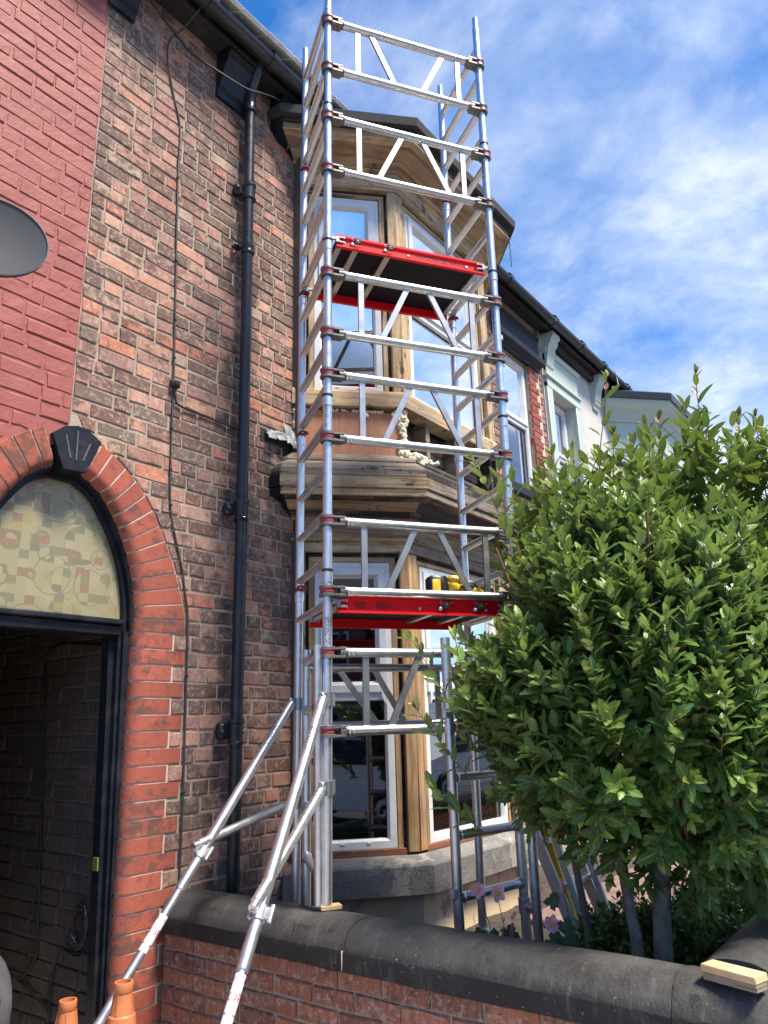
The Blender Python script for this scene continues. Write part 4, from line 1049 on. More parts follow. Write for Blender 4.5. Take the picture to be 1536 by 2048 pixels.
# folding base frame inside the foot of the tower
P1, P2 = Vector((2.7095, 2.4531, 1.398)), Vector((3.0644, 2.8576, 1.496))
P3, P4 = Vector((3.178, 2.0267, .8456)), Vector((3.6283, 1.9306, .8456))
bf = MB(); bf.tube((P1.x, P1.y, .856), (P1.x-.003, P1.y, 1.99), PR-.002, n=18); BASE = bf.build('base_frame', AL, TOWER, 'short folding frame standing inside the tower foot')
for p, za, zb in ((P2, .40, 2.02), (P3, .38, 2.02), (P4, .385, 1.16)):
    mb = MB(); mb.tube((p.x, p.y, za), (p.x, p.y, zb), PR, n=18); mb.build('post', AL, BASE)
def rung_between(a, b, z, parent=BASE, r=.021):
    a = Vector((a.x, a.y, z)); b = Vector((b.x, b.y, z)); mb = MB(); mb.tube(a, b, r, n=16)
    for e, s in ((a, 1), (b, -1)): mb.lathe(e, (b-a)*s, [(.018, r+.008), (.030, r+.005), (.036, r)], 16)
    mb.build('rung', AL, parent)
for z in (1.955, 1.70, 1.455, 1.215, .975): rung_between(P2, P1, z)
for z in (P4.z, P4.z+.262, P4.z+.515, P4.z+.745, P4.z-.262, P4.z-.262+.0): rung_between(P3, P4, z)
PFR = tp(TL, 0, 1.0)
mb = MB(); q = Vector((P4.x, P4.y, P4.z-.10)); mb.tube(q, Vector((PFR.x, PFR.y, q.z-.01)), .024, n=16); mb.lathe(q-Vector((0, 0, .035)), (0, 0, 1), [(0, PR), (0, PR+.006), (.07, PR+.006), (.07, PR)], 16); mb.build('swivel', M['zinc'], BASE)
# stub and pin on the middle post
mb = MB(frame((P3.x, P3.y, P3.z), (-.80, -.05, 0), (-.05, .80, 0))); mb.box(.02, .075, -.018, .018, .0, .042, .003); mb.build('stub', M['zinc'], BASE)
mb = MB(frame((P3.x, P3.y, 1.655), (-.98, -.2, 0), (-.2, .98, 0))); mb.box(.02, .062, -.012, .012, -.022, .022, .003); mb.build('stub', M['zinc'], BASE)
# rear rails of the base frame
P5 = tp(TL-.05, TW-.02, 0)
for z in (1.925, 1.615):
    mb = MB(); mb.tube((P2.x, P2.y, z), (P5.x, P5.y, z), .0225, n=18); mb.build('rear_rail', AL, BASE)
for a, b in ((.10, .10), (.42, .20), (.60, .42), (.83, .83)):
    A_ = P2.lerp(P5, a); B_ = P2.lerp(P5, b); mb = MB(); mb.bar((A_.x, A_.y, 1.63), (B_.x, B_.y, 1.91), .031, .016, TT); mb.build('brace', M['zinc'], BASE)
# ------------------------------------------------------------------ stabilisers
def stabiliser(l, w, ztop, zlow, foot, tsplit, tcoup, text, label):
    top = tp(l, w, ztop); low = tp(l, w, zlow); d = (foot-top)
    h = Vector((d.x, d.y, 0)).normalized(); a = top+h*.055
    d = foot-a; split = a+d*tsplit; coup = a+d*tcoup; g0 = a+d*(a.z/(a.z-foot.z))
    st = MB(); st.tube(a, split, .0232, n=20); st.tube(a-d.normalized()*.01, a+d.normalized()*.05, .0205, n=16)
    for q in (.07, .09): st.lathe(a+d.normalized()*q, d, [(-.006, .0233), (0, .0245), (.006, .0233)], 18)
    st = st.build('stabiliser', AL, TOWER, label)
    end = a+(g0-a)*.985
    mb = MB(); mb.tube(split, end, .0192, n=20); mb.lathe(split, d, [(-.002, .0232), (.004, .0215), (.004, .019)], 18); mb.build('telescopic_leg', AL, st)
    mb = MB(); mb.lathe(g0, (end-g0), [(0, .035), (.02, .036), (.05, .026), (.07, .022)], 16, True); mb.build('rubber_foot', M['black_plastic'], st)
    # post clamps
    for z in (ztop, zlow):
        c = tp(l, w, z); mb = MB(); mb.lathe(c-Vector((0, 0, .032)), (0, 0, 1), [(0, PR), (0, PR+.006), (.064, PR+.006), (.064, PR)], 18)
        F = frame(c, h, Vector((-h.y, h.x, 0))); q = MB(F); q.box(.024, .075, -.013, .013, -.030, .030, .003); q.box(-.075, -.024, -.010, .010, -.028, .028, .003); q.lathe((-.075, 0, -.034), (0, 0, 1), [(0, .009), (.068, .009)], 10, True)
        mb.v += q.v; mb.f += [tuple(len(mb.v)-len(q.v)+i for i in f) for f in q.f]; mb.build('clamp', M['bright_alu'], st)
    dn = d.normalized(); side = dn.cross(Vector((0, 0, 1))).normalized(); up = side.cross(dn)
    mb = MB(); mb.lathe(coup-dn*.026, dn, [(0, .0232), (0, .030), (.052, .030), (.052, .0232)], 18)
    F = MB(frame(coup, dn, side, up)); F.box(-.020, .020, -.008, .008, .026, .056, .003); F.box(-.022, .022, -.050, -.026, -.008, .008, .002); F.lathe((-.030, -.050, 0), (1, 0, 0), [(0, .009), (.060, .009)], 12, True); F.box(-.020, .020, .026, .044, -.010, .008, .003)
    mb.v += F.v; mb.f += [tuple(len(mb.v)-len(F.v)+i for i in f) for f in F.f]; mb.build('coupler', M['zinc'], st)
    b0 = coup+up*.052; b1 = low+h*.060
    dd = (b1-b0).normalized()
    mb = MB(); mb.tube(b0+dd*.02, b1-dd*.03, .0212, n=18); mb.tube(b0-dd*.012, b0+dd*.03, .0175, n=14); mb.tube(b1-dd*.04, b1+dd*.01, .0175, n=14)
    for q in (.05, .07): mb.lathe(b0+dd*q, dd, [(-.006, .0213), (0, .0225), (.006, .0213)], 18); mb.lathe(b1-dd*q, dd, [(-.006, .0213), (0, .0225), (.006, .0213)], 18)
    mb.build('knee_brace', AL, st)
    # sticker wrapped round the lower tube
    tl = tsplit+(.075 if text else .012); s0 = a+d*tl
    mb = MB(); mb.lathe(s0, d, [(0, .0196), (.155, .0196)], 24); mb.build('sticker', M['sticker'], st)
    view = (Vector((0, 0, CAM_Z))-s0).normalized(); view = (view-dn*view.dot(dn)).normalized(); sd = view.cross(dn)
    def wrap(body, size, at, roll, mat):
        me = text_mesh(body, size, 0.0); me.materials.append(mat)
        for v in me.vertices:
            an = v.co.x/.0200+roll; v.co = s0+dn*(at-v.co.y)+(view*math.cos(an)-sd*math.sin(an)*-1.0)*.0201 if False else s0+dn*(at-v.co.y)+(view*math.cos(an)+(-dn).cross(view)*-math.sin(an)*-1.0)*.0201
        link('lettering', me, st)
    wrap('STOP', .044, .075, -1.0, M['pink_ink']); wrap('|||||||||||||||', .016, .018, 0, M['pink_ink']); wrap('CHECK BASE', .013, .125, 0, M['black_ink'])
    # maker's lettering along the upper tube
    me = text_mesh('MI TOWER', .026, 0.0); me.materials.append(M['black_ink']); s1 = a+d*(.17/d.length)
    for v in me.vertices:
        an = v.co.y/.0240+.3; v.co = s1-dn*(v.co.x-.06)+(view*math.cos(an)+(-dn).cross(view)*-math.sin(an)*-1.0 if False else view*math.cos(an)+dn.cross(view)*math.sin(an))*.0238
    link('lettering', me, st)
    return st
Q1, Q2 = Vector((1.9583, 2.90, .547)), Vector((1.9265, 2.15, .688))
stabiliser(0, TW, 1.735, 1.235, Q1, .665, .555, True, 'rear stabiliser leg reaching past the arch pier')
stabiliser(0, 0, 1.735, 1.340, Q2, .885, .740, False, 'front stabiliser leg crossing the garden wall coping')
# packing offcuts under the two front posts
pk = MB(frame((2.752, 2.412, .838), TT, TN)); pk.box(-.055, .040, -.022, .03, 0, .018, .002); pk = pk.build('packing_block', M['offcut']); tagged(pk, 'small wooden packing block on the coping under the tower posts', 'wood block')
# ------------------------------------------------------------------ garden wall and its coping
GW = root('garden_wall', 'low brick garden wall with a black rounded coping beside the path', 'garden wall', (2.72, 2.1, 0))
mb = MB(); mb.box(2.620, 2.835, .80, 3.395, -.1, .665); core = mb.build('wall', M['cement'], GW, smooth=0)
specs = []; k = 0; z = .667-9*.0755
GB = frame((2.61, 3.385, 0), (0, -1, 0), (1, 0, 0))
for k in range(9):
    x = (.055 if k % 2 else -.0); r = random.Random(60+k)
    if k % 2: specs.append((0.0, .102*r.uniform(.7, 1.0), z, z+.0655)); x = specs[-1][1]+.0105
    while x < 2.60:
        e = min(x+.2155, 2.60); specs.append((x, e, z, z+.0655)); x = e+.0105
    z += .0755
lay_bricks(core, specs, GB, M['garden_brick'], 120, h_nom=.0655, jit=.0012, c=.004)
specs = []; z = .667-4*.0755
for k in range(4):
    x = .0+(k % 2)*.11
    while x < 2.4: specs.append((x, min(x+.2155, 2.4), z, z+.0655)); x += .226
    z += .0755
lay_bricks(core, specs, frame((2.845, .98, 0), (0, 1, 0), (-1, 0, 0)), M['garden_brick'], 0, h_nom=.0655)
def coping_prof(x0, x1, zb, zs, zr):
    xm = (x0+x1)/2; n = 12; pr = [(x0, zb), (x0, zs-.006), (x0+.003, zs)]
    for i in range(n+1):
        u = -1+2*i/n; xx = xm+u*(x1-x0-.03)/2; pr.append((xx, zs+.010+(zr-zs-.010)*math.sqrt(max(0, 1-abs(u)**2.3))))
    return pr+[(x1-.004, zs), (x1, zs-.008), (x1, zb)]
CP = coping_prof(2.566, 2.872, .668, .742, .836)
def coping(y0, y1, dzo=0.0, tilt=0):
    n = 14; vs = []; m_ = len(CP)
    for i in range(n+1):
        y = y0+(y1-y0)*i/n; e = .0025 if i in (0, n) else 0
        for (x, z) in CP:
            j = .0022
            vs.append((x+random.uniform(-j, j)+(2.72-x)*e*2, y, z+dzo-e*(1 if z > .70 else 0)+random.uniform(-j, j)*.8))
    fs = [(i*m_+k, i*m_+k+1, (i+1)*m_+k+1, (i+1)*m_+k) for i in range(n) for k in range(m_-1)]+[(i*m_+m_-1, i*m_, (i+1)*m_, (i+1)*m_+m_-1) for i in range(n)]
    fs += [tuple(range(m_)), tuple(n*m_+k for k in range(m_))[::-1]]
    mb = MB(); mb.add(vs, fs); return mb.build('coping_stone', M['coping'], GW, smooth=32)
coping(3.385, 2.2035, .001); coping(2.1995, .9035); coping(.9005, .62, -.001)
mb = MB(); mb.box(2.564, 2.875, 2.1985, 2.2045, .67, .742, .002); mb.build('mortar_joint', M['arch_mortar'], GW)
SW = root('street_wall', 'street-side garden wall with a black rounded coping running off to the right', 'garden wall', (5.5, .78, 0))
mb = MB(); mb.box(2.89, 9.0, .70, .90, -.1, .665); sc_ = mb.build('wall', M['cement'], SW, smooth=0)
specs = []; z = .667-4*.0755
for k in range(4):
    x = (k % 2)*.11
    while x < 6: specs.append((x, x+.2155, z, z+.0655)); x += .226
    z += .0755
lay_bricks(sc_, specs, frame((2.9, .91, 0), (1, 0, 0), (0, -1, 0)), M['garden_brick'], 0, h_nom=.0655)
lay_bricks(sc_, [q for d_ in range(-5, 1) for q in [(x0-1.0, x1-1.0, z0+d_*.302, z1+d_*.302) for x0, x1, z0, z1, *_ in specs] if q[2] > -.05], frame((3.9, .69, 0), (1, 0, 0), (0, 1, 0)), M['garden_brick'], 0, h_nom=.0655, name='brick', rest='street_facing')
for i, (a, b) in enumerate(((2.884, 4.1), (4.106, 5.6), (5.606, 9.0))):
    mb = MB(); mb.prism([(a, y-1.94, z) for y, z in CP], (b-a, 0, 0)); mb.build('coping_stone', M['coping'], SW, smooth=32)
# offcut of timber on the corner of the coping
OC = MB(frame((2.640, .722, .834), Vector((-.30, -.954, 0)).normalized(), Vector((.954, -.30, 0)).normalized()))
OC.box(-.088, .088, -.034, .034, .022, .044, .003); OC = OC.build('timber_offcut', M['offcut']); tagged(OC, 'short sawn timber offcut lying on the coping corner', 'timber offcut')
mb = MB(frame((2.640, .722, .834), Vector((-.30, -.954, 0)).normalized(), Vector((.954, -.30, 0)).normalized())); mb.box(-.086, .086, -.030, .028, .0, .0215, .002); mb.build('rebate', M['grey_h'], OC)

# ------------------------------------------------------------------ neighbouring painted house (left) with a satellite dish
LH = root('painted_house', 'neighbouring house front painted brick red above the passage arch', 'house', (0.9, 3.6, 0))
mb = MB(); lp = [(2*KX-a, b) for a, b in half[1:]]
mb.prism([(x, WY+.0065, z) for x, z in [(KX-.031, 3.05)]+lp+[(1.36, 2.12), (1.36, -.05), (-2.0, -.05), (-2.0, ZTOP), (KX-.031, ZTOP)]], (0, .16, 0))
lw = mb.build('wall', M['painted_brick'], LH, smooth=0)
specs = []; z = Z0
while z < ZTOP-.02:
    z1 = z+CH-.0085; k = round((z-Z0)/CH)
    if True:
        ox = 2*KX-max(outer_x(z), outer_x(z1), outer_x(z+.04)) if z < 3.085 else KX
        if z < 2.11: ox = 2*KX-(2.668 if (k % 2) else 2.585)
        xe = min(ox-.012, KX-.032)
        specs += [(a, b, c, d) for a, b, c, d in course(-.4, xe, z, min(z1, ZTOP), 2100+k, ps=.72, gap=.008)]
    z += CH
lay_bricks(lw, specs, frame((0, WY+.002, 0), (1, 0, 0), (0, 1, 0)), M['painted_brick'], 260, jit=.0016, c=.006)
m2 = lambda p: (2*KX-p[0], p[1])
la = MB()
la.prism([(1.448, WY+.012, 2.12), (1.16, WY+.012, 2.12), (1.16, WY+.012, -.05), (1.448, WY+.012, -.05)], (0, .1, 0))
for i in range(NA): bullnose_brick((m2(AIi[i+1]), m2(AOi[i+1])), (m2(AIi[i]), m2(AOi[i])), None, None, gap=0, inset=.0055, mbx=la)
la = la.build('arch', M['arch_mortar'], LH, smooth=30)
for i in range(NA): bullnose_brick((m2(AIi[i+1]), m2(AOi[i+1])), (m2(AIi[i]), m2(AOi[i])), la, M['red_brick'])
for k in range(25):
    zt = 2.12-k*CH; zb = zt-CH; xo = 2.668 if ((24-k) % 2) else 2.585
    bullnose_brick((m2((2.36, zb)), m2((xo, zb))), (m2((2.36, zt)), m2((xo, zt))), la, M['red_brick'])
gutter(-2.0, KX-.03, LH)
mb = MB(); mb.box(-2.0, KX-.01, EY+.03, WY+.01, 6.235, 6.262); mb.box(-2.0, KX-.01, EY+.03, EY+.055, 6.20, 6.33); mb.build('eaves_board', M['soffit'], LH, smooth=0)
mb = MB(); mb.add([(-2, EY-.03, 6.34), (KX, EY-.03, 6.34), (KX, 7.6, 9.2), (-2, 7.6, 9.2), (-2, EY, 6.30), (KX, EY, 6.30), (KX, 7.6, 9.14), (-2, 7.6, 9.14)], [(0, 1, 2, 3), (4, 7, 6, 5), (0, 4, 5, 1), (1, 5, 6, 2), (3, 2, 6, 7), (0, 3, 7, 4)]); mb.build('roof', M['slate'], LH, smooth=0)
# dish
DC = Vector((1.128, 2.76, 3.515)); da = Vector((-.36, -.90, .22)).normalized()
DISH = root('satellite_dish', 'dark grey satellite dish fixed to the red painted wall', 'satellite dish', tuple(DC))
mb = MB(); n = 44; vs = []; fs = []; u = da.cross(Vector((0, 0, 1))).normalized(); v = u.cross(da)
rings = [(r_, -.20*(r_*r_)) for r_ in (0, .05, .10, .14, .17, .19, .205)]
prof = [(-(.0)+1.05*(r_*r_), r_) for r_ in (.001, .06, .11, .15, .18, .198)]
prof2 = [(h-.004, r_) for h, r_ in prof[::-1]]
mb.lathe(DC-da*.02, da, prof, 56); mb.lathe(DC-da*.02, da, prof2, 56); mb.build('reflector', M['dish'], DISH, smooth=60)
mb = MB(); hh = prof[-1][0]; mb.lathe(DC-da*.02, da, [(hh-.004, .197), (hh-.014, .203), (hh+.004, .207), (hh+.006, .202), (hh, .197)], 56); mb.build('rim', M['dish_rim'], DISH, smooth=60)
mb = MB(); mb.tube(DC-da*.02, Vector((1.05, WY-.03, 3.42)), .019); mb.box(1.0, 1.1, WY-.03, WY+.002, 3.34, 3.50, .004); mb.build('wall_bracket', M['dish_rim'], DISH)
lnb = DC+da*.33-v*.12
lnb = DC+da*.30+u*.24
mb = MB(); mb.tube(DC+u*.17, lnb, .011); mb.build('feed_arm', M['dish_rim'], DISH)
mb = MB(); mb.tube(lnb+da*.04, lnb-da*.05, .022, .027); mb.build('receiver', M['dish'], DISH)

# ------------------------------------------------------------------ mint house (right)
MH = root('mint_house', 'white rendered terraced house with mint green trim and its own bay', 'house', (9.6, 3.6, 0))
mb = MB(); mb.box(7.795, 7.96, WY-.012, WY+.2, .3, 6.25); mb.box(7.96, 8.66, WY-.012, WY+.2, .3, 3.95); mb.box(7.96, 8.66, WY-.012, WY+.2, 5.50, 6.25); mb.box(8.66, 14.5, WY-.012, WY+.2, .3, 6.25); mwall = mb.build('wall', M['white_render'], MH, smooth=0)
mb = MB()
for a in ((7.815, 7.96), (8.66, 8.80)): mb.box(a[0], a[1], WY-.055, WY-.010, 3.85, 5.56, .006)
mb.box(7.815, 8.80, WY-.060, WY-.010, 5.50, 5.62, .006); mb.box(7.80, 8.815, WY-.085, WY-.010, 5.622, 5.66, .006); mb.box(7.83, 8.78, WY-.050, WY-.010, 5.662, 5.95, .006); mb.prism([(7.80, WY-y, z) for y, z in ((.01, 5.952), (.07, 5.96), (.09, 6.0), (.01, 6.01))], (1.015, 0, 0))
mb.build('window_surround', M['mint'], MH)
mb = MB(); mb.box(7.80, 8.82, WY-.10, WY+.05, 3.84, 3.95, .01); mb.build('window_sill', M['mint'], MH)
w3 = upvc_window(frame((0, WY, 0), (1, 0, 0), (0, 1, 0)), 7.965, 8.655, 3.955, 5.495, 4.75, MH, y=.10)
mb = MB(); mb.box(7.97, 8.65, WY+.30, WY+.34, 3.9, 5.5); mb.build('window_back', M['room'], w3, smooth=0)
corbel(7.83, 8.03, 6.20, 5.72, .17, M['mint'], MH, WY-.012); corbel(9.34, 9.54, 6.20, 5.72, .17, M['mint'], MH, WY-.012)
mb = MB(); mb.box(7.80, 14.5, EY+.03, WY, 6.21, 6.24); mb.box(7.80, 14.5, EY+.03, EY+.055, 6.20, 6.33); mb.box(8.04, 9.33, WY-.09, WY-.012, 6.10, 6.205, .01); mb.build('eaves_board', M['soffit'], MH, smooth=0)
g2 = gutter(7.72, 14.5, MH)
for x in (7.74, 8.55, 9.3, 10.2, 11.0): mb = MB(); mb.lathe((x-.03, EY-.035, 6.265), (1, 0, 0), [(0, .064), (0, .071), (.07, .071), (.07, .064)], 20); mb.build('gutter_clip', M['gutter'], g2)
mb = MB(); mb.add([(7.79, EY-.02, 6.33), (14.5, EY-.02, 6.33), (14.5, 7.6, 9.2), (7.79, 7.6, 9.2), (7.79, EY, 6.30), (14.5, EY, 6.30), (14.5, 7.6, 9.14), (7.79, 7.6, 9.14)], [(0, 1, 2, 3), (4, 7, 6, 5), (0, 4, 5, 1), (1, 5, 6, 2), (3, 2, 6, 7), (0, 3, 7, 4)]); mb.build('roof', M['slate'], MH, smooth=0)
D2 = 6.36; MI_ = M['mint']; AS = (0, 1, 2, 3, 4)
dzb = .02
sweep('bay_roof', [(.27, 5.965), (.28, 6.06), (.25, 6.085), (B, 6.20), (B, 5.965)], AS, M['gutter'], MH, D2)
sweep('bay_cornice', [(.225, 5.91), (.24, 5.965), (B, 5.965), (B, 5.91)], AS, MI_, MH, D2)
sweep('bay_cornice', [(B, 5.83), (.12, 5.83), (.13, 5.85), (.19, 5.875), (.215, 5.91), (B, 5.91)], AS, MI_, MH, D2)
sweep('bay_cornice', [(B, 5.74), (.05, 5.74), (.055, 5.765), (.09, 5.79), (.11, 5.83), (B, 5.83)], AS, MI_, MH, D2)
sweep('bay_cornice', [(B, 5.70), (.035, 5.70), (.042, 5.715), (.042, 5.74), (B, 5.74)], (1, 2, 3), MI_, MH, D2)
sweep('bay_frieze', [(B, 5.30), (.008, 5.30), (.008, 5.70), (B, 5.70)], (1, 2, 3), MI_, MH, D2)
sweep('bay_wall', [(B, .3), (.004, .3), (.004, 3.75), (B, 3.75)], (1, 2, 3), MI_, MH, D2)
for MM, a, b in ((MCANT, 0, BS), (MFRONT, BCX, BX1), (MRIGHT, 0, BS)):
    MM = Matrix.Translation((D2, 0, 0)) @ MM
    mb = MB(MM); mb.box(a+.004, a+.10, -.002, .1, 3.75, 5.30, .006); mb.box(b-.10, b-.004, -.002, .1, 3.75, 5.30, .006); mb.box(a+.1, b-.1, .02, .1, 5.20, 5.30, .006); mb.build('bay_post', MI_, MH)
    upvc_window(MM, a+.105, b-.105, 3.76, 5.20, 4.6, MH, y=.03)
mb = MB(); mb.box(9.9, 12.4, 3.3, 4.6, 3.6, 3.65); mb.box(9.9, 12.4, 4.55, 4.6, 3.65, 5.3); mb.build('room', M['room'], MH, smooth=0)
# loose wire hanging off the bay gutter
mb = MB(); p0 = Vector((9.66, 3.14, 6.27)); mb.path([p0+Vector(q) for q in ((0, 0, .09), (.01, -.01, .11), (.03, -.02, .08), (.04, -.03, -.08), (.02, -.04, -.16), (-.06, -.03, -.22), (-.14, 0, -.24))], .006, n=7); lw_ = mb.build('loose_wire', M['upvc']); tagged(lw_, 'white loose wire curling over the gutter above the mint bay', 'wire')
# chain hanging from the corner of the timber bay roof
mb = MB(); c0 = Vector((BX1+.16, BCY-.22, 6.01)); pts = [c0+Vector((.006*math.sin(i*2.2), .006*math.cos(i*2.2), -.022*i)) for i in range(16)]; mb.path(pts, .004, n=6); ch = mb.build('hanging_chain', M['cable']); tagged(ch, 'thin chain dangling from the far corner of the bay roof', 'chain')
# ------------------------------------------------------------------ leaves
def leaf_variant(seed, L, Wd, serr, mat, nst=9, fold=.28, curl=.35, young=0.0, shape=1.0):
    r = random.Random(seed); vs = []; co = []; ph = r.random()*6; cu = curl*r.uniform(.3, 1.3); tw = r.uniform(-.35, .35)
    for i in range(nst):
        t = i/(nst-1)
        w = Wd/2*(math.sin(math.pi*min(1, (t*.94+.03))**(.82*shape)))**.72
        if serr and 0 < i < nst-1: w *= 1+(serr if i % 2 else -serr)
        if i in (0, nst-1): w = Wd*.02
        y = L*t; zc = -cu*L*t*t*.55+.010*math.sin(t*5+ph)*L*3*.3
        wav = .10*math.sin(t*11+ph)*w if serr else .05*math.sin(t*7+ph)*w
        for sgn in (-1, 0, 1):
            x = sgn*w; z = zc+(fold*w if sgn else 0)+(wav*sgn)
            ca, sa = math.cos(tw*t), math.sin(tw*t)
            vs.append((x*ca-(z-zc)*sa, y, zc+x*sa+(z-zc)*ca)); co.append((abs(sgn), t, 0))
    fs = []
    for i in range(nst-1):
        for k in (0, 1): fs.append((i*3+k, i*3+k+1, (i+1)*3+k+1, (i+1)*3+k))
    me = bpy.data.meshes.new('leaf'); me.from_pydata(vs, [], fs); me.materials.append(mat); me.shade_smooth()
    q = r.random(); set_leaf_attr(me, np.array([(a, b, q) for a, b, _ in co]), np.full(len(vs), young))
    return me, np.array(vs), np.array(fs), np.array(co, float)
def set_leaf_attr(me, co, yg):
    a = me.attributes.new('leafco', 'FLOAT_VECTOR', 'POINT'); a.data.foreach_set('vector', np.ascontiguousarray(co, np.float32).ravel())
    b = me.attributes.new('young', 'FLOAT', 'POINT'); b.data.foreach_set('value', np.ascontiguousarray(yg, np.float32))
def place_leaves(parent, leaves, variants, young_variants, nind, mat, rest='foliage'):
    """leaves: list of (4x4 np matrix, young 0..1). The nearest leaf of every small patch of the view becomes a part of its own"""
    Mx = np.array([l[0] for l in leaves]); n = len(leaves)
    Lm = variants[0][1][:, 1].max()
    tip = Mx[:, :3, 3]+Mx[:, :3, 1]*Lm; mid = Mx[:, :3, 3]+Mx[:, :3, 1]*Lm*.5
    u, v, d = project(mid); ut, vt, _ = project(tip); ub, vb, _ = project(Mx[:, :3, 3])
    size = np.hypot(ut-ub, vt-vb)*np.abs((Mx[:, :3, 2]*(mid-np.array([0, 0, CAM_Z]))/np.linalg.norm(mid-np.array([0, 0, CAM_Z]), axis=1)[:, None]).sum(1))
    best = {}
    for i in range(n):
        if d[i] < .1 or not (0 < u[i] < 1536 and 0 < v[i] < 2048): continue
        c = (int(u[i]//22), int(v[i]//22))
        if c not in best or d[i] < d[best[c]]: best[c] = i
    cand = sorted(best.values(), key=lambda i: -size[i])[:nind]; ind = set(cand)
    V = []; Fc = []; C = []; Y = []; b = 0
    for i, (T, yg) in enumerate(leaves):
        var = (young_variants if yg > .5 else variants); me, vs, fs, co = var[i % len(var)]
        if i in ind: link('leaf', me, parent, mw=Matrix(T.tolist()))
        else:
            V.append(vs @ T[:3, :3].T + T[:3, 3]); Fc.append(fs+b); b += len(vs)
            cc = co.copy(); cc[:, 2] = random.random(); C.append(cc); Y.append(np.full(len(vs), yg))
    V = np.concatenate(V); Fc = np.concatenate(Fc)
    me = bpy.data.meshes.new(rest); me.from_pydata(V.tolist(), [], Fc.tolist()); me.materials.append(mat); me.shade_smooth()
    set_leaf_attr(me, np.concatenate(C), np.concatenate(Y)); link(rest, me, parent, kind='stuff')
def basis(pos, ydir, zhint, s=1.0):
    y = ydir/np.linalg.norm(ydir); z = zhint-y*np.dot(zhint, y); nz = np.linalg.norm(z)
    z = z/nz if nz > 1e-5 else np.array([0, 0, 1.0]); x = np.cross(y, z)
    T = np.eye(4); T[:3, 0] = x*s; T[:3, 1] = y*s; T[:3, 2] = z*s; T[:3, 3] = pos
    return T
def shoot(base, d, length, nleaf, leaves, twigs, spread=(.65, 1.25), s0=(.75, 1.1), tip=3, yf=0.0, bend=.25, rad=.0022):
    """one shoot: a bending stem with leaves spiralling up it"""
    d = d/np.linalg.norm(d); up = np.array([0, 0, 1.0]); pts = [base]; dd = d.copy(); n = 5
    for i in range(n):
        dd = dd+up*bend*.25+rng.normal(0, .06, 3); dd /= np.linalg.norm(dd); pts.append(pts[-1]+dd*length/n)
    twigs.append((pts, rad))
    a = rng.uniform(0, 6.28)
    for k in range(nleaf):
        t = (k+.6)/nleaf; f = t*n; i = min(int(f), n-1); p = pts[i]+(pts[i+1]-pts[i])*(f-i); ax = pts[i+1]-pts[i]; ax = ax/np.linalg.norm(ax)
        a += 2.4+rng.normal(0, .25)
        e1 = np.cross(ax, [.3, .2, 1.0]); e1 /= np.linalg.norm(e1)+1e-9; e2 = np.cross(ax, e1); out = e1*math.cos(a)+e2*math.sin(a)
        an = rng.uniform(*spread)*(1-.45*t); y = ax*math.cos(an)+out*math.sin(an); z = ax*math.sin(an)-out*math.cos(an)
        z = z+np.array([0, 0, .35])
        yg = 0.0
        if yf >= 1 and t > .62 and rng.random() < .75: yg = rng.uniform(.86, 1.0)
        elif t > .8 and rng.random() < yf: yg = rng.uniform(.55, .80 if yf < 1 else 1.0)
        elif rng.random() < .25: yg = rng.uniform(.05, .30)
        leaves.append((basis(p+out*.004, y, z, rng.uniform(*s0)*(1.0-.30*max(0, t-.75)*2)), yg))
    for k in range(tip):
        an = rng.uniform(.12, .5); a2 = rng.uniform(0, 6.28); ax = pts[-1]-pts[-2]; ax /= np.linalg.norm(ax)
        e1 = np.cross(ax, [.3, .2, 1.0]); e1 /= np.linalg.norm(e1)+1e-9; e2 = np.cross(ax, e1); out = e1*math.cos(a2)+e2*math.sin(a2)
        leaves.append((basis(pts[-1], ax*math.cos(an)+out*math.sin(an), ax*math.sin(an)-out*math.cos(an), rng.uniform(.45, .75)), (rng.uniform(.84, 1.0) if yf >= 1 else rng.uniform(.45, .82)) if rng.random() < max(yf, .35) else .2))
def build_twigs(name, twigs, mat, parent, n=5):
    mb = MB()
    for pts, r in twigs: mb.path([tuple(p) for p in pts], r, r*.55, n=n, caps=False)
    me = mb.mesh(name, mat, 180, recalc=False); link(name, me, parent, kind='stuff')
HR = np.array([math.sin(AW), -math.cos(AW), 0]); HF = np.array([math.cos(AW), math.sin(AW), 0])   # across and along the garden
# bay tree in front
BT = root('bay_tree', 'bushy bay tree with serrated green leaves behind the garden wall', 'tree', (3.25, 1.17, .36))
def trunk(pts, r0, r1, name='trunk'):
    mb = MB(); mb.path(pts, r0, r1, n=14); 
    for v in mb.v: v += Vector((random.uniform(-1, 1), random.uniform(-1, 1), 0))*.0022
    return mb.build(name, M['bark'], BT, smooth=80)
t1 = trunk([(3.225, 1.235, .33), (3.222, 1.232, .62), (3.225, 1.235, .78), (3.215, 1.245, .93), (3.22, 1.27, 1.15), (3.24, 1.32, 1.5)], .027, .019)
t2 = trunk([(3.235, 1.135, .33), (3.23, 1.145, .62), (3.235, 1.125, .85), (3.25, 1.11, 1.0), (3.28, 1.08, 1.25), (3.33, 1.02, 1.6)], .040, .026)
twigs = []; leaves = []
cz = 1.66; C0 = np.array([3.34, 1.14, cz])
def in_crown(p):
    q = p-C0; a = q@HR; b = q@HF; z = q[2]
    zz = z/(.98 if z > 0 else .66); lat = .81 if a < 0 else 1.0
    lat *= 1.0-.16*max(0, -z/.74) if a < 0 else 1.0
    zz = z/(.98 if z > 0 else (.66 if a < 0 else .80))
    return math.sqrt((a/lat)**2+(b/.66)**2+zz**2)
cnt = 0
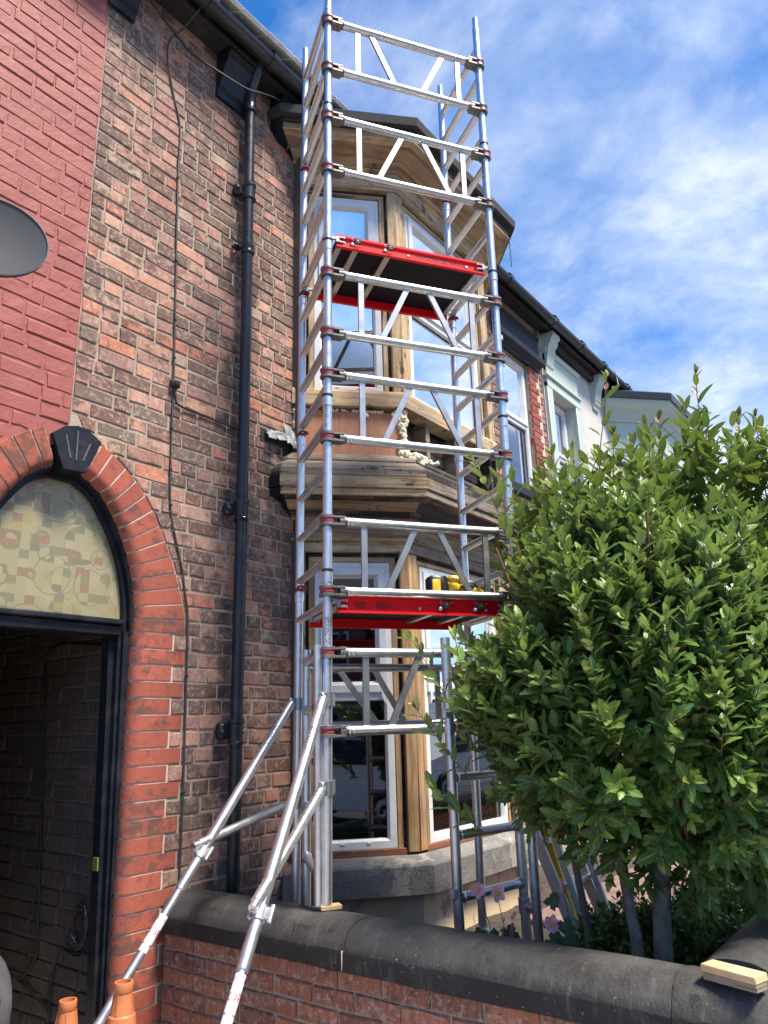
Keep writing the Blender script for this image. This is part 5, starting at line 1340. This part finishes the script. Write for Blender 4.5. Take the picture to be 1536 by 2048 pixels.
while cnt < 1550:
    p = C0+HR*rng.uniform(-1.1, 1.1)+HF*rng.uniform(-.75, .75)+np.array([0, 0, rng.uniform(-.8, 1.15)])
    q = in_crown(p)
    lump = .10*math.sin(p[0]*9+1)*math.sin(p[1]*8+2)*math.sin(p[2]*8)
    if q > .93+lump or q < .45: continue
    if (p-C0)@HR < -.40 and 1.98 < p[2] < 2.36 and (p-C0)@HR < -.52+.3*abs(p[2]-2.16): continue
    if rng.random() > .35+.65*q: continue
    o = p-C0; o[2] *= .7; o /= np.linalg.norm(o)+1e-6
    d = o*.75+np.array([0, 0, .75])+rng.normal(0, .22, 3)
    if o[2] < -.3: d = o*.9+np.array([0, 0, .05])+rng.normal(0, .25, 3)
    shoot(p-d*.10, d, rng.uniform(.13, .24), int(rng.integers(9, 14)), leaves, twigs, yf=.85 if p[2] > 1.85 or rng.random() < .3 else .25); cnt += 1
# long free shoots on the left and top edge
for (a, b, z, la, lz, ln) in ((-.80, -.10, 1.60, -.30, 1.0, .42), (-.78, -.15, 1.40, -.75, .8, .34), (-.74, -.2, 1.62, -.35, 1.0, .34), (-.52, -.05, 2.30, -.10, 1.0, .44), (-.48, .0, 2.34, -.10, 1.0, .40), (-.55, -.1, 2.42, -.15, 1.0, .36), (-.72, -.15, 1.18, -.6, .5, .28), (-.25, -.2, 2.42, .05, 1.0, .34), (.05, -.2, 2.40, .1, 1.0, .38), (.25, -.35, .98, .2, -.4, .22)):
    shoot(C0*[1, 1, 0]+HR*a+HF*b+np.array([0, 0, z]), HR*la+np.array([0, 0, lz])-HF*.1, ln, 11, leaves, twigs, yf=.7, bend=.1, rad=.003)
# limbs
for i in range(14):
    th = rng.uniform(0, 6.28); tz = rng.uniform(1.1, 2.45); rr = .62
    e = C0*[1, 1, 0]+HR*math.cos(th)*rr+HF*math.sin(th)*.45+np.array([0, 0, tz]); s = np.array([3.23 if i % 2 else 3.26, 1.24 if i % 2 else 1.10, min(tz-.15, rng.uniform(.95, 1.45))])
    m_ = (s+e)/2+np.array([0, 0, -.05])+rng.normal(0, .04, 3); twigs.append(([s, (s+m_)/2+rng.normal(0, .015, 3), m_, (m_+e)/2+rng.normal(0, .015, 3), e], .009))
LV = [leaf_variant(i, [.070, .086, .098, .106, .092][i % 5], [.033, .040, .044, .046, .038][i % 5], .12, M['bay_leaf'], 11) for i in range(10)]
LY = [leaf_variant(50+i, .080, .032, .10, M['bay_leaf'], 11, .4, .1, .8) for i in range(5)]
place_leaves(BT, leaves, LV, LY, 300, M['bay_leaf'])
build_twigs('twigs', twigs, M['twig'], BT)
# red-tipped shrub behind it
PS = root('red_tipped_shrub', 'taller shrub with smooth leaves and red shoot tips behind the bay tree', 'shrub', (4.0, 1.35, .36))
twigs = []; leaves = []; C1 = np.array([3.84, 1.24, 0])
cnt = 0
while cnt < 600:
    a = rng.uniform(-.62, 1.05); b = rng.uniform(-.45, .45); z = rng.uniform(1.6, 3.05)
    top = 3.0-.42*max(0, -a-.1)/.5-.1*abs(b)
    if z > top+.05*math.sin(a*11) or ((a-.2)/.95)**2+(b/.5)**2 > 1: continue
    d = np.array([0, 0, 1.0])+HR*a*.35+HF*b*.3+rng.normal(0, .2, 3)
    shoot(C1+HR*a+HF*b+np.array([0, 0, z-.15]), d, rng.uniform(.2, .34), int(rng.integers(8, 12)), leaves, twigs, spread=(.7, 1.25), s0=(.8, 1.15), yf=.6, tip=3); cnt += 1
for (a, b, z, ln, la) in ((-.16, .0, 2.90, .66, .02), (.40, -.1, 2.92, .58, .06), (.20, .1, 2.85, .48, .10), (.10, -.15, 2.80, .42, -.05), (-.48, .0, 2.48, .55, -.10), (.58, .0, 2.86, .44, .1), (.30, -.2, 2.82, .44, .0), (-.34, -.1, 2.66, .40, -.1), (.72, .0, 2.82, .46, .05), (-.05, .1, 2.84, .40, 0)):
    shoot(C1+HR*a+HF*b+np.array([0, 0, z-.12]), np.array([0, 0, 1.0])+HR*la, ln, 12, leaves, twigs, spread=(.75, 1.2), s0=(.8, 1.15), yf=1.0, tip=4, bend=.05, rad=.0035)
for i in range(5):
    e = C1+HR*rng.uniform(-.6, .8)+HF*rng.uniform(-.35, .35)+np.array([0, 0, rng.uniform(1.7, 2.4)]); s = np.array([4.0, 1.35, .34]); m_ = (s+e)/2+rng.normal(0, .06, 3)
    twigs.append(([s, (s+m_)/2, m_, (m_+e)/2, e], .009))
PV = [leaf_variant(200+i, .105, .043, 0, M['photinia_leaf'], 8, .22, .4, 0, 1.05) for i in range(8)]
PY = [leaf_variant(250+i, .085, .032, 0, M['photinia_leaf'], 8, .45, .2, .9) for i in range(6)]
place_leaves(PS, leaves, PV, PY, 300, M['photinia_leaf'])
build_twigs('twigs', twigs, M['twig'], PS)
# thin sapling stem left of the trunks, belongs to the shrub
mb = MB(); mb.path([(3.62, 1.60, .33), (3.60, 1.60, .7), (3.56, 1.62, 1.0), (3.60, 1.58, 1.4)], .021, .014, n=12); mb.build('stem', M['bark'], PS, smooth=80)
# clipped box shrub under the tree
BX = root('box_shrub', 'low dense small-leaved shrub growing under the bay tree', 'shrub', (3.75, 1.25, .36))
twigs = []; leaves = []
def box_lump(c, rx, ry, rz, n):
    for i in range(n):
        u = rng.normal(0, 1, 3); u /= np.linalg.norm(u); u[2] = abs(u[2])*1.0-.15
        q = rng.uniform(.45, 1.04)*(1+.08*math.sin(u[0]*9)*math.sin(u[1]*8)); p = np.array(c)+u*np.array([rx, ry, rz])*q
        d = u+np.array([0, 0, .5])+rng.normal(0, .35, 3)
        shoot(p-d*.03, d, rng.uniform(.05, .09), 8, leaves, twigs, spread=(.6, 1.2), s0=(.7, 1.2), tip=2, yf=.4, rad=.0012)
box_lump((3.78, 1.42, .42), .34, .40, .42, 1500); box_lump((3.78, 1.03, .42), .34, .27, .38, 1000); box_lump((4.45, 1.22, .42), .42, .34, .46, 1100)
BV = [leaf_variant(300+i, .036, .020, 0, M['box_leaf'], 4, .2, .2) for i in range(4)]
place_leaves(BX, leaves, BV, BV, 0, M['box_leaf']); build_twigs('twigs', twigs, M['green_stem'], BX, 4)

# ------------------------------------------------------------------ pink anemones
def flower(parent, c, n, r=.034, npet=6, seed=0):
    c = Vector(c); n = Vector(n).normalized(); u = n.orthogonal().normalized(); w = n.cross(u); rr = random.Random(seed); a0 = rr.random()
    for k in range(npet):
        a = a0+2*math.pi*k/npet+rr.uniform(-.1, .1); d = u*math.cos(a)+w*math.sin(a); s = n.cross(d); L = r*rr.uniform(.9, 1.08); vs = []
        for i in range(6):
            t = i/5; wd = r*.40*math.sin(math.pi*(.12+.80*t))**.8
            for sg in (-1, 0, 1): vs.append(c+d*(L*t)+s*(sg*wd)+n*(.006*t*t+(.004*abs(sg)*t)-.002*(k % 2)))
        mb = MB(); mb.add(vs, [(i*3+j, i*3+j+1, i*3+j+4, i*3+j+3) for i in range(5) for j in (0, 1)]); mb.build('petal', M['petal'], parent, smooth=80)
    mb = MB(); mb.lathe(c-n*.001, n, [(0, .0075), (.003, .0085), (.006, .006), (.008, .002)], 12, True)
    for k in range(14):
        a = k*2.4; q = .009+.002*(k % 2); mb.lathe(c+(u*math.cos(a)+w*math.sin(a))*q+n*.002, n, [(0, .0008), (.003, .0012), (.005, .0006)], 5, True)
    mb.build('flower_centre', M['stamen'], parent)
def lobed_leaf(parent, p, d, up, s):
    d = Vector(d).normalized(); up = Vector(up).normalized(); x = d.cross(up).normalized(); up = x.cross(d); vs = [Vector(p)]; out = [(.0, .0)]
    ol = [(.12, .0), (.30, .12), (.44, .10), (.40, .30), (.58, .34), (.46, .50), (.40, .62), (.22, .58), (.24, .78), (.12, .86), (0, 1.02)]
    ol = ol+[(-a, b) for a, b in ol[-2::-1]]
    mb = MB(); vs = [Vector(p)+d*s*.40+up*s*.04]+[Vector(p)+x*a*s+d*b*s-up*(abs(a)*.35+b*b*.15)*s for a, b in ol]
    mb.add(vs, [(0, i, i+1) for i in range(1, len(ol))]+[(0, len(ol), 1)]); me = mb.mesh('leaf', M['anemone_leaf'], 60)
    set_leaf_attr(me, np.array([(.5, b, random.random()) for a, b in [(0, .4)]+ol]), np.full(len(me.vertices), .1)); link('leaf', me, parent)
def anemone(name, label, base, flowers, lv, buds):
    t = root(name, label, 'flower', base, 'pink anemones behind the garden wall')
    for i, (c, n, k) in enumerate(flowers):
        flower(t, c, n, seed=i*7+len(lv), npet=k); c = Vector(c); b = Vector(base); m_ = (c+b)/2+Vector((.02, -.02, .03))
        mb = MB(); mb.path([b, (b+m_)/2, m_, (m_+c)/2+Vector((0, 0, .01)), c-Vector(n).normalized()*.003], .0016, n=6); mb.build('stem', M['green_stem'], t)
    for (p, d, up, s) in lv: lobed_leaf(t, p, d, up, s)
    for p in buds:
        mb = MB(); mb.lathe(p, (0, 0, 1), [(0, .001), (.003, .006), (.010, .007), (.016, .002)], 10, True); mb.path([Vector(base), (Vector(base)+Vector(p))/2+Vector((0, .02, .03)), p], .0012, n=5); mb.build('bud', M['petal'] if random.random() < .5 else M['green_stem'], t)
FP = 'pink anemones behind the garden wall'
anemone('anemone', 'pair of open pink anemones just above the coping under the tower', (3.06, 1.74, .36),
        [((3.02, 1.826, .924), (-.75, -.55, .15), 6), ((3.02, 1.73, .919), (-.65, -.72, .1), 5)],
        [((3.03, 1.765, .70), (-.1, -.1, 1.0), (-.8, -.5, .3), .085), ((3.03, 1.70, .74), (-.05, -.35, .9), (-.8, -.5, .3), .075), ((3.0, 1.80, .735), (-.2, .3, .8), (-.8, -.5, .4), .06)],
        [(3.02, 1.826, .775), (3.02, 1.655, .845), (3.02, 1.668, .83), (3.02, 1.71, .815)])
anemone('anemone', 'lone open pink anemone and nodding bloom beside the stepladder', (3.06, 1.44, .36),
        [((3.02, 1.492, .832), (-.80, -.55, .05), 7), ((3.02, 1.433, .973), (-.3, .9, .1), 5)],
        [((3.02, 1.47, .72), (-.1, .1, 1.0), (-.8, -.5, .3), .10), ((3.02, 1.44, .73), (-.05, -.35, .9), (-.8, -.5, .3), .095), ((3.02, 1.45, .93), (-.1, .5, -.1), (-.6, -.5, .7), .075), ((3.02, 1.44, .80), (.0, -.3, .8), (-.8, -.5, .3), .07)],
        [(3.02, 1.395, .93)])
# ------------------------------------------------------------------ stepladder behind the tower foot
LAD = root('stepladder', 'aluminium and yellow stepladder leaning beside the tower under the bush', 'ladder', (4.0, 1.75, .38))
for nm, x, y0, z0, y1, z1, w, t, mt in (('rail', 3.90, 1.722, .39, 2.19, 1.56, .044, .026, M['matt_alu']), ('rail', 4.27, 1.722, .39, 2.19, 1.56, .044, .026, M['matt_alu']), ('rear_leg', 3.93, 1.695, .40, 2.03, 1.50, .034, .022, M['matt_alu']), ('rear_leg', 4.24, 1.695, .40, 2.03, 1.50, .034, .022, M['matt_alu']), ('stay', 3.99, 1.80, .42, 2.09, 1.45, .060, .03, M['yellow'])):
    mb = MB(); mb.bar((x, y0, z0), (x, y1, z1), t, w, (1, 0, 0)); o = mb.build(nm, mt, LAD, smooth=0)
    if nm == 'rail':
        mb = MB(); mb.bar((x-.016, y0, z0), (x-.016, y1, z1), .006, w+.014, (1, 0, 0)); mb.build('rail_flange', M['matt_alu'], o, smooth=0)
    if nm != 'stay':
        mb = MB(); mb.box(x-.022, x+.022, y0-.03, y0+.03, z0-.02, z0+.035, .005); mb.build('rubber_foot', M['black_plastic'], o)
for i in range(5):
    t = .16+.18*i; y = 1.722+.468*t; z = .39+1.17*t; mb = MB(); mb.box(3.91, 4.26, y-.05, y+.03, z-.012, z+.012, .003); mb.build('tread', AL, LAD)
mb = MB(); mb.box(3.86, 4.31, 2.08, 2.26, 1.53, 1.60, .012); mb.build('top_cap', M['yellow'], LAD)
# ------------------------------------------------------------------ cordless drill on the lower platform
dz = 2.217
DF = frame(tp(.745, .07, dz), TT, TN) @ Matrix.Diagonal((1.35, 1.2, 1.55, 1))
DR_ = root('cordless_drill', 'yellow and black cordless drill lying on the lower platform', 'drill', tuple(tp(.745, .07, dz)))
mb = MB(DF); mb.path([(-.05, 0, .055), (-.02, 0, .06), (.03, .01, .052), (.07, .015, .045)], .026, .022, n=14); mb.box(-.045, .02, -.028, .028, .075, .098, .01); mb.build('motor_housing', M['yellow'], DR_)
mb = MB(DF); mb.box(-.13, -.055, -.036, .036, .004, .094, .008); mb.build('battery', M['black_plastic'], DR_)
mb = MB(DF); mb.box(-.124, -.090, -.039, -.034, .020, .080, .003); mb.box(-.094, -.088, -.037, .037, .010, .090, .003); mb.build('battery_cover', M['yellow'], DR_)
mb = MB(DF); mb.path([(.02, .0, .052), (.06, .008, .060), (.115, .012, .055)], .022, .020, n=12); mb.lathe((.115, .012, .055), (1, 0, -.1), [(0, .021), (.014, .024), (.030, .016), (.045, .010)], 14, True); mb.path([(.0, -.029, .06), (.03, -.024, .068), (.06, -.018, .058)], .006, n=6); mb.build('grip', M['black_plastic'], DR_)
mb = MB(DF); mb.box(.045, .095, -.020, -.010, .030, .060, .005); mb.box(.075, .105, -.022, .02, .035, .052, .005); mb.build('side_panel', M['yellow'], DR_)
# ------------------------------------------------------------------ traffic cones
def cone(label, x, y, h, yaw):
    t = root('traffic_cone', label, 'traffic cone', (x, y, 0), 'orange cones beside the arch')
    k = h/.75; mb = MB(); mb.lathe((x, y, 0), (0, 0, 1), [(.03, .128), (h-.105, .0465), (h-.10, .041), (h-.035, .0305), (h-.030, .0335), (h-.004, .0335), (h, .032), (h, .026), (h-.02, .025), (h-.20, .04)], 40)
    mb.build('body', M['orange'], t)
    for q in range(4):
        a = yaw+q*math.pi/2; d = Vector((math.cos(a), math.sin(a), 0)); mb = MB(); mb.bar(Vector((x, y, h-.098))+d*.040, Vector((x, y, h-.036))+d*.0315, .006, .007, Vector((-d.y, d.x, 0))); mb.build('neck_rib', M['orange'], t)
    mb = MB(frame((x, y, 0), (math.cos(yaw+.3), math.sin(yaw+.3), 0), (-math.sin(yaw+.3), math.cos(yaw+.3), 0))); mb.box(-.19*k, .19*k, -.19*k, .19*k, 0, .032, .008); mb.build('base', M['black_plastic'], t)
cone('taller orange cone with a scuffed side in front of the brick pier', 1.845, 2.612, .75, .5)
cone('lower orange cone further left in the passage mouth', 1.885, 3.02, .615, 1.0)
# ------------------------------------------------------------------ bag leaning inside the passage mouth
BG = root('builders_bag', 'grey plastic sack with black lettering at the passage mouth', 'sack', (1.52, 3.16, 0))
bf_ = frame((1.515, 3.15, 0), Vector((.80, -.60, 0)), Vector((.60, .80, 0)))
mb = MB(bf_); nu, nv = 28, 22; vs = []; 
for j in range(nv+1):
    v = j/nv; z = .90*v
    wx = .205*(1-.10*v-.72*max(0, (v-.74)/.26)**1.5)*(1+.05*math.sin(v*9)); wy = .13*(1-.35*v-.5*max(0, v-.7))
    for i in range(nu):
        a = 2*math.pi*i/nu; ca, sa = math.cos(a), math.sin(a); e = .55
        x = wx*math.copysign(abs(ca)**e, ca); y = wy*math.copysign(abs(sa)**e, sa)
        nz = .010*math.sin(a*5+v*13)+.008*math.sin(a*3-v*21)+random.uniform(-.003, .003); vs.append((x*(1+nz*3), y*(1+nz*4), z+.010*math.sin(a*2)))
fs = [(j*nu+i, j*nu+(i+1) % nu, (j+1)*nu+(i+1) % nu, (j+1)*nu+i) for j in range(nv) for i in range(nu)]+[tuple(range(nu))[::-1], tuple(nv*nu+i for i in range(nu))]
mb.add(vs, fs); mb.build('sack', M['bag'], BG, smooth=60)
lettering('arco', .16, bf_ @ frame((.125, -.150, .60), (0, 0, 1), (-1, 0, 0), (0, -1, 0)), M['black_ink'], BG)
# ------------------------------------------------------------------ cables
def cable(name, pts, r, label, mat='cable', n=8):
    P = [Vector(p) for p in pts]; out = []
    for i in range(len(P)-1):
        p0, p1, p2, p3 = P[max(i-1, 0)], P[i], P[i+1], P[min(i+2, len(P)-1)]
        for k in range(8):
            t = k/8; out.append(.5*((2*p1)+(p2-p0)*t+(2*p0-5*p1+4*p2-p3)*t*t+(3*p1-p0-3*p2+p3)*t**3))
    out.append(P[-1]); mb = MB(); mb.path(out, r, n=n); o = mb.build(name, M[mat], smooth=180)
    return tagged(o, label, 'cable')
YW = WY-.008
c1_ = cable('cable', [(2.40, 3.16, 6.34), (2.395, 3.20, 6.20), (2.36, 3.33, 6.09), (2.31, YW-.02, 6.00), (2.30, YW-.008, 5.85), (2.37, YW, 5.6), (2.435, YW, 5.38), (2.440, YW, 5.0), (2.462, YW, 4.4), (2.478, YW, 3.98), (2.492, YW, 3.57), (2.496, YW, 3.28), (2.515, YW, 2.84), (2.56, YW, 2.66), (2.612, YW, 2.50), (2.645, YW, 2.35), (2.672, YW, 2.20), (2.682, YW, 1.77), (2.690, YW, 1.26), (2.690, YW, .88), (2.690, YW, .84)], .0058, 'thin grey cable running down the old brick front', 'cable_grey')
for x, z in ((2.44, 5.0), (2.465, 4.4), (2.478, 4.0), (2.486, 3.75), (2.495, 3.3), (2.502, 3.05), (2.515, 2.84), (2.68, 1.9), (2.69, 1.3)): mb = MB(); mb.box(x-.009, x+.009, YW-.009, YW+.006, z-.006, z+.006, .002); mb.build('cable_clip', M['cable'], c1_)
cable('cable', [(2.492, YW-.008, 3.56), (2.500, YW-.012, 3.50), (2.52, YW-.008, 3.46), (2.60, YW-.004, 3.452), (2.75, YW, 3.452), (2.95, YW-.004, 3.45), (3.02, YW, 3.45)], .0062, 'short black cable branching from the junction box to the downpipe')
mb = MB(); mb.box(2.465, 2.525, WY-.035, WY-.002, 3.555, 3.60, .006); mb.box(2.478, 2.512, WY-.045, WY-.034, 3.562, 3.594, .004); jb_ = mb.build('junction_box', M['black_plastic']); tagged(jb_, 'small black junction box on the old brick front', 'junction box')
cable('cable', [(2.05, 3.33, 6.20), (2.115, 3.34, 6.12), (2.295, 3.34, 6.036), (2.45, 3.33, 5.965), (2.63, 3.26, 5.91), (2.84, 3.22, 5.91), (3.0, 3.23, 6.0), (3.16, 3.24, 6.08), (3.28, 3.32, 6.15)], .0075, 'slack black cable slung under the eaves across the corbel')
PXC = PX-.010
cable('cable', [(PXC, 4.18, .40), (PXC, 4.06, .505), (PXC, 4.05, .62), (PXC, 4.12, 1.2), (PXC, 4.19, 1.8), (PXC, 4.22, 2.02), (PXC, 4.15, 2.09), (PXC, 4.05, 2.11), (PXC, 3.74, 2.075), (PXC, 3.63, 2.055), (PXC, 3.595, 1.98), (PXC, 3.60, 1.7), (PXC, 3.59, 1.2), (PXC, 3.585, .86)], .007, 'black cable looped down the dark passage wall')
pts = []
for k in range(90):
    a = k*.42; q = 1+.10*math.sin(k*.37); pts.append((PXC-.004-.018*abs(math.sin(k*1.7)), 3.655+.058*math.cos(a)*q+.004*math.sin(k), .715+.088*math.sin(a)*q+.010*math.cos(k*.21)))
pts += [(PXC, 3.63, .60), (PXC, 3.70, .575), (PXC, 3.80, .59), (PXC, 3.86, .54), (PXC, 3.88, .40), (PXC, 3.88, .1)]
cable('cable', pts, .0048, 'coil of black cable hanging on the passage wall', n=6)
cable('cable', [(PXC, 4.6, .47), (PXC, 4.2, .40), (PXC, 3.95, .33), (PXC, 3.88, .30)], .006, 'low black cable joining the passage loop to the coil')
# ------------------------------------------------------------------ parked car and the houses opposite, seen only in the glass
def car(label, x0, y0):
    CAR = root('parked_car', label, 'car', (x0, y0, 0), 'cars parked in the street')
    cf = frame((x0, y0, 0), (1, 0, 0), (0, 1, 0))
    side = [(-2.0, .30), (-2.02, .62), (-1.96, .86), (-1.20, 1.0), (-.52, 1.40), (.10, 1.50), (1.05, 1.46), (1.72, 1.12), (1.98, .98), (2.03, .55), (1.98, .30)]
    mb = MB(cf); n = len(side); prof = [(-.86, .93, .0), (-.90, 1.0, .0), (.90, 1.0, 0), (.86, .93, 0)]
    vs = []
    for (y, s, _) in prof:
        for x, z in side:
            tk = .16*max(0, (z-.95)/.5); vs.append((x*s if False else x*(1 if abs(y) > .88 else .985), y*(1-tk), .30+(z-.30)*(1 if abs(y) > .88 else .985)))
    fs = [(j*n+i, j*n+(i+1) % n, (j+1)*n+(i+1) % n, (j+1)*n+i) for j in range(3) for i in range(n)]+[tuple(range(n)), tuple(3*n+i for i in range(n))[::-1]]
    mb.add(vs, fs); mb.build('body', M['car_white'], CAR, smooth=25)
    for s in (-1, 1):
        mb = MB(cf)
        for poly in ([(-1.02, 1.02), (-.48, 1.36), (.02, 1.43), (.02, 1.02)], [(.09, 1.02), (.09, 1.43), (.98, 1.39), (1.42, 1.10), (1.42, 1.02)]):
            mb.prism([(x, s*(.905-.145*max(0, (z-.95)/.5)), z) for x, z in poly], (0, s*.004, 0))
        mb.build('side_window', M['black_paint'], CAR, smooth=0)
        for x in (-1.25, 1.25):
            mb = MB(cf); mb.lathe((x, s*.74, .31), (0, s, 0), [(0, .31), (.17, .31), (.185, .29), (.185, .22)], 28, True); w_ = mb.build('wheel', M['tyre'], CAR); mb = MB(cf); mb.lathe((x, s*.92, .31), (0, s, 0), [(0, .20), (.012, .19), (.0, .05), (.01, .03)], 20, True); mb.build('rim', M['bright_alu'], w_)
        mb = MB(cf); mb.box(1.93, 2.03, s*.72-.13, s*.72+.13, .74, .92, .02); mb.build('rear_lamp', M['lamp_red'], CAR)
        mb = MB(cf); mb.box(-1.99, -1.80, s*.68-.18, s*.68+.18, .66, .80, .03); mb.build('headlamp', M['upvc'], CAR)
car('white hatchback parked in the street opposite the passage arch', -1.5, -4.3)
car('white hatchback parked further along the street beyond the bay', 15.5, -4.3)
OP = root('opposite_house', 'red brick terrace across the street behind the viewer', 'house', (2, -15, 0))
mb = MB(); mb.box(-14, 20, -20, -15, -.1, 5.6); mb.build('wall', M['jamb_brick'], OP, smooth=0)
mb = MB(); mb.prism([(-14, -14.8, 5.5), (-14, -20, 5.5), (-14, -17.5, 7.6)], (34, 0, 0)); mb.build('roof', M['slate'], OP, smooth=0)
wm = MB(); wm.box(0, .9, -.03, .02, 0, 1.5, .01); wme = wm.mesh('window', M['upvc']); pm_ = MB(); pm_.box(.08, .82, .021, .026, .08, 1.42); pme = pm_.mesh('pane', M['black_paint'], 0)
for i in range(12):
    for z in (.9, 3.5):
        wo = link('window', wme, OP, mw=Matrix.Translation((-13+2.8*i, -14.98, z))); link('pane', pme, wo)
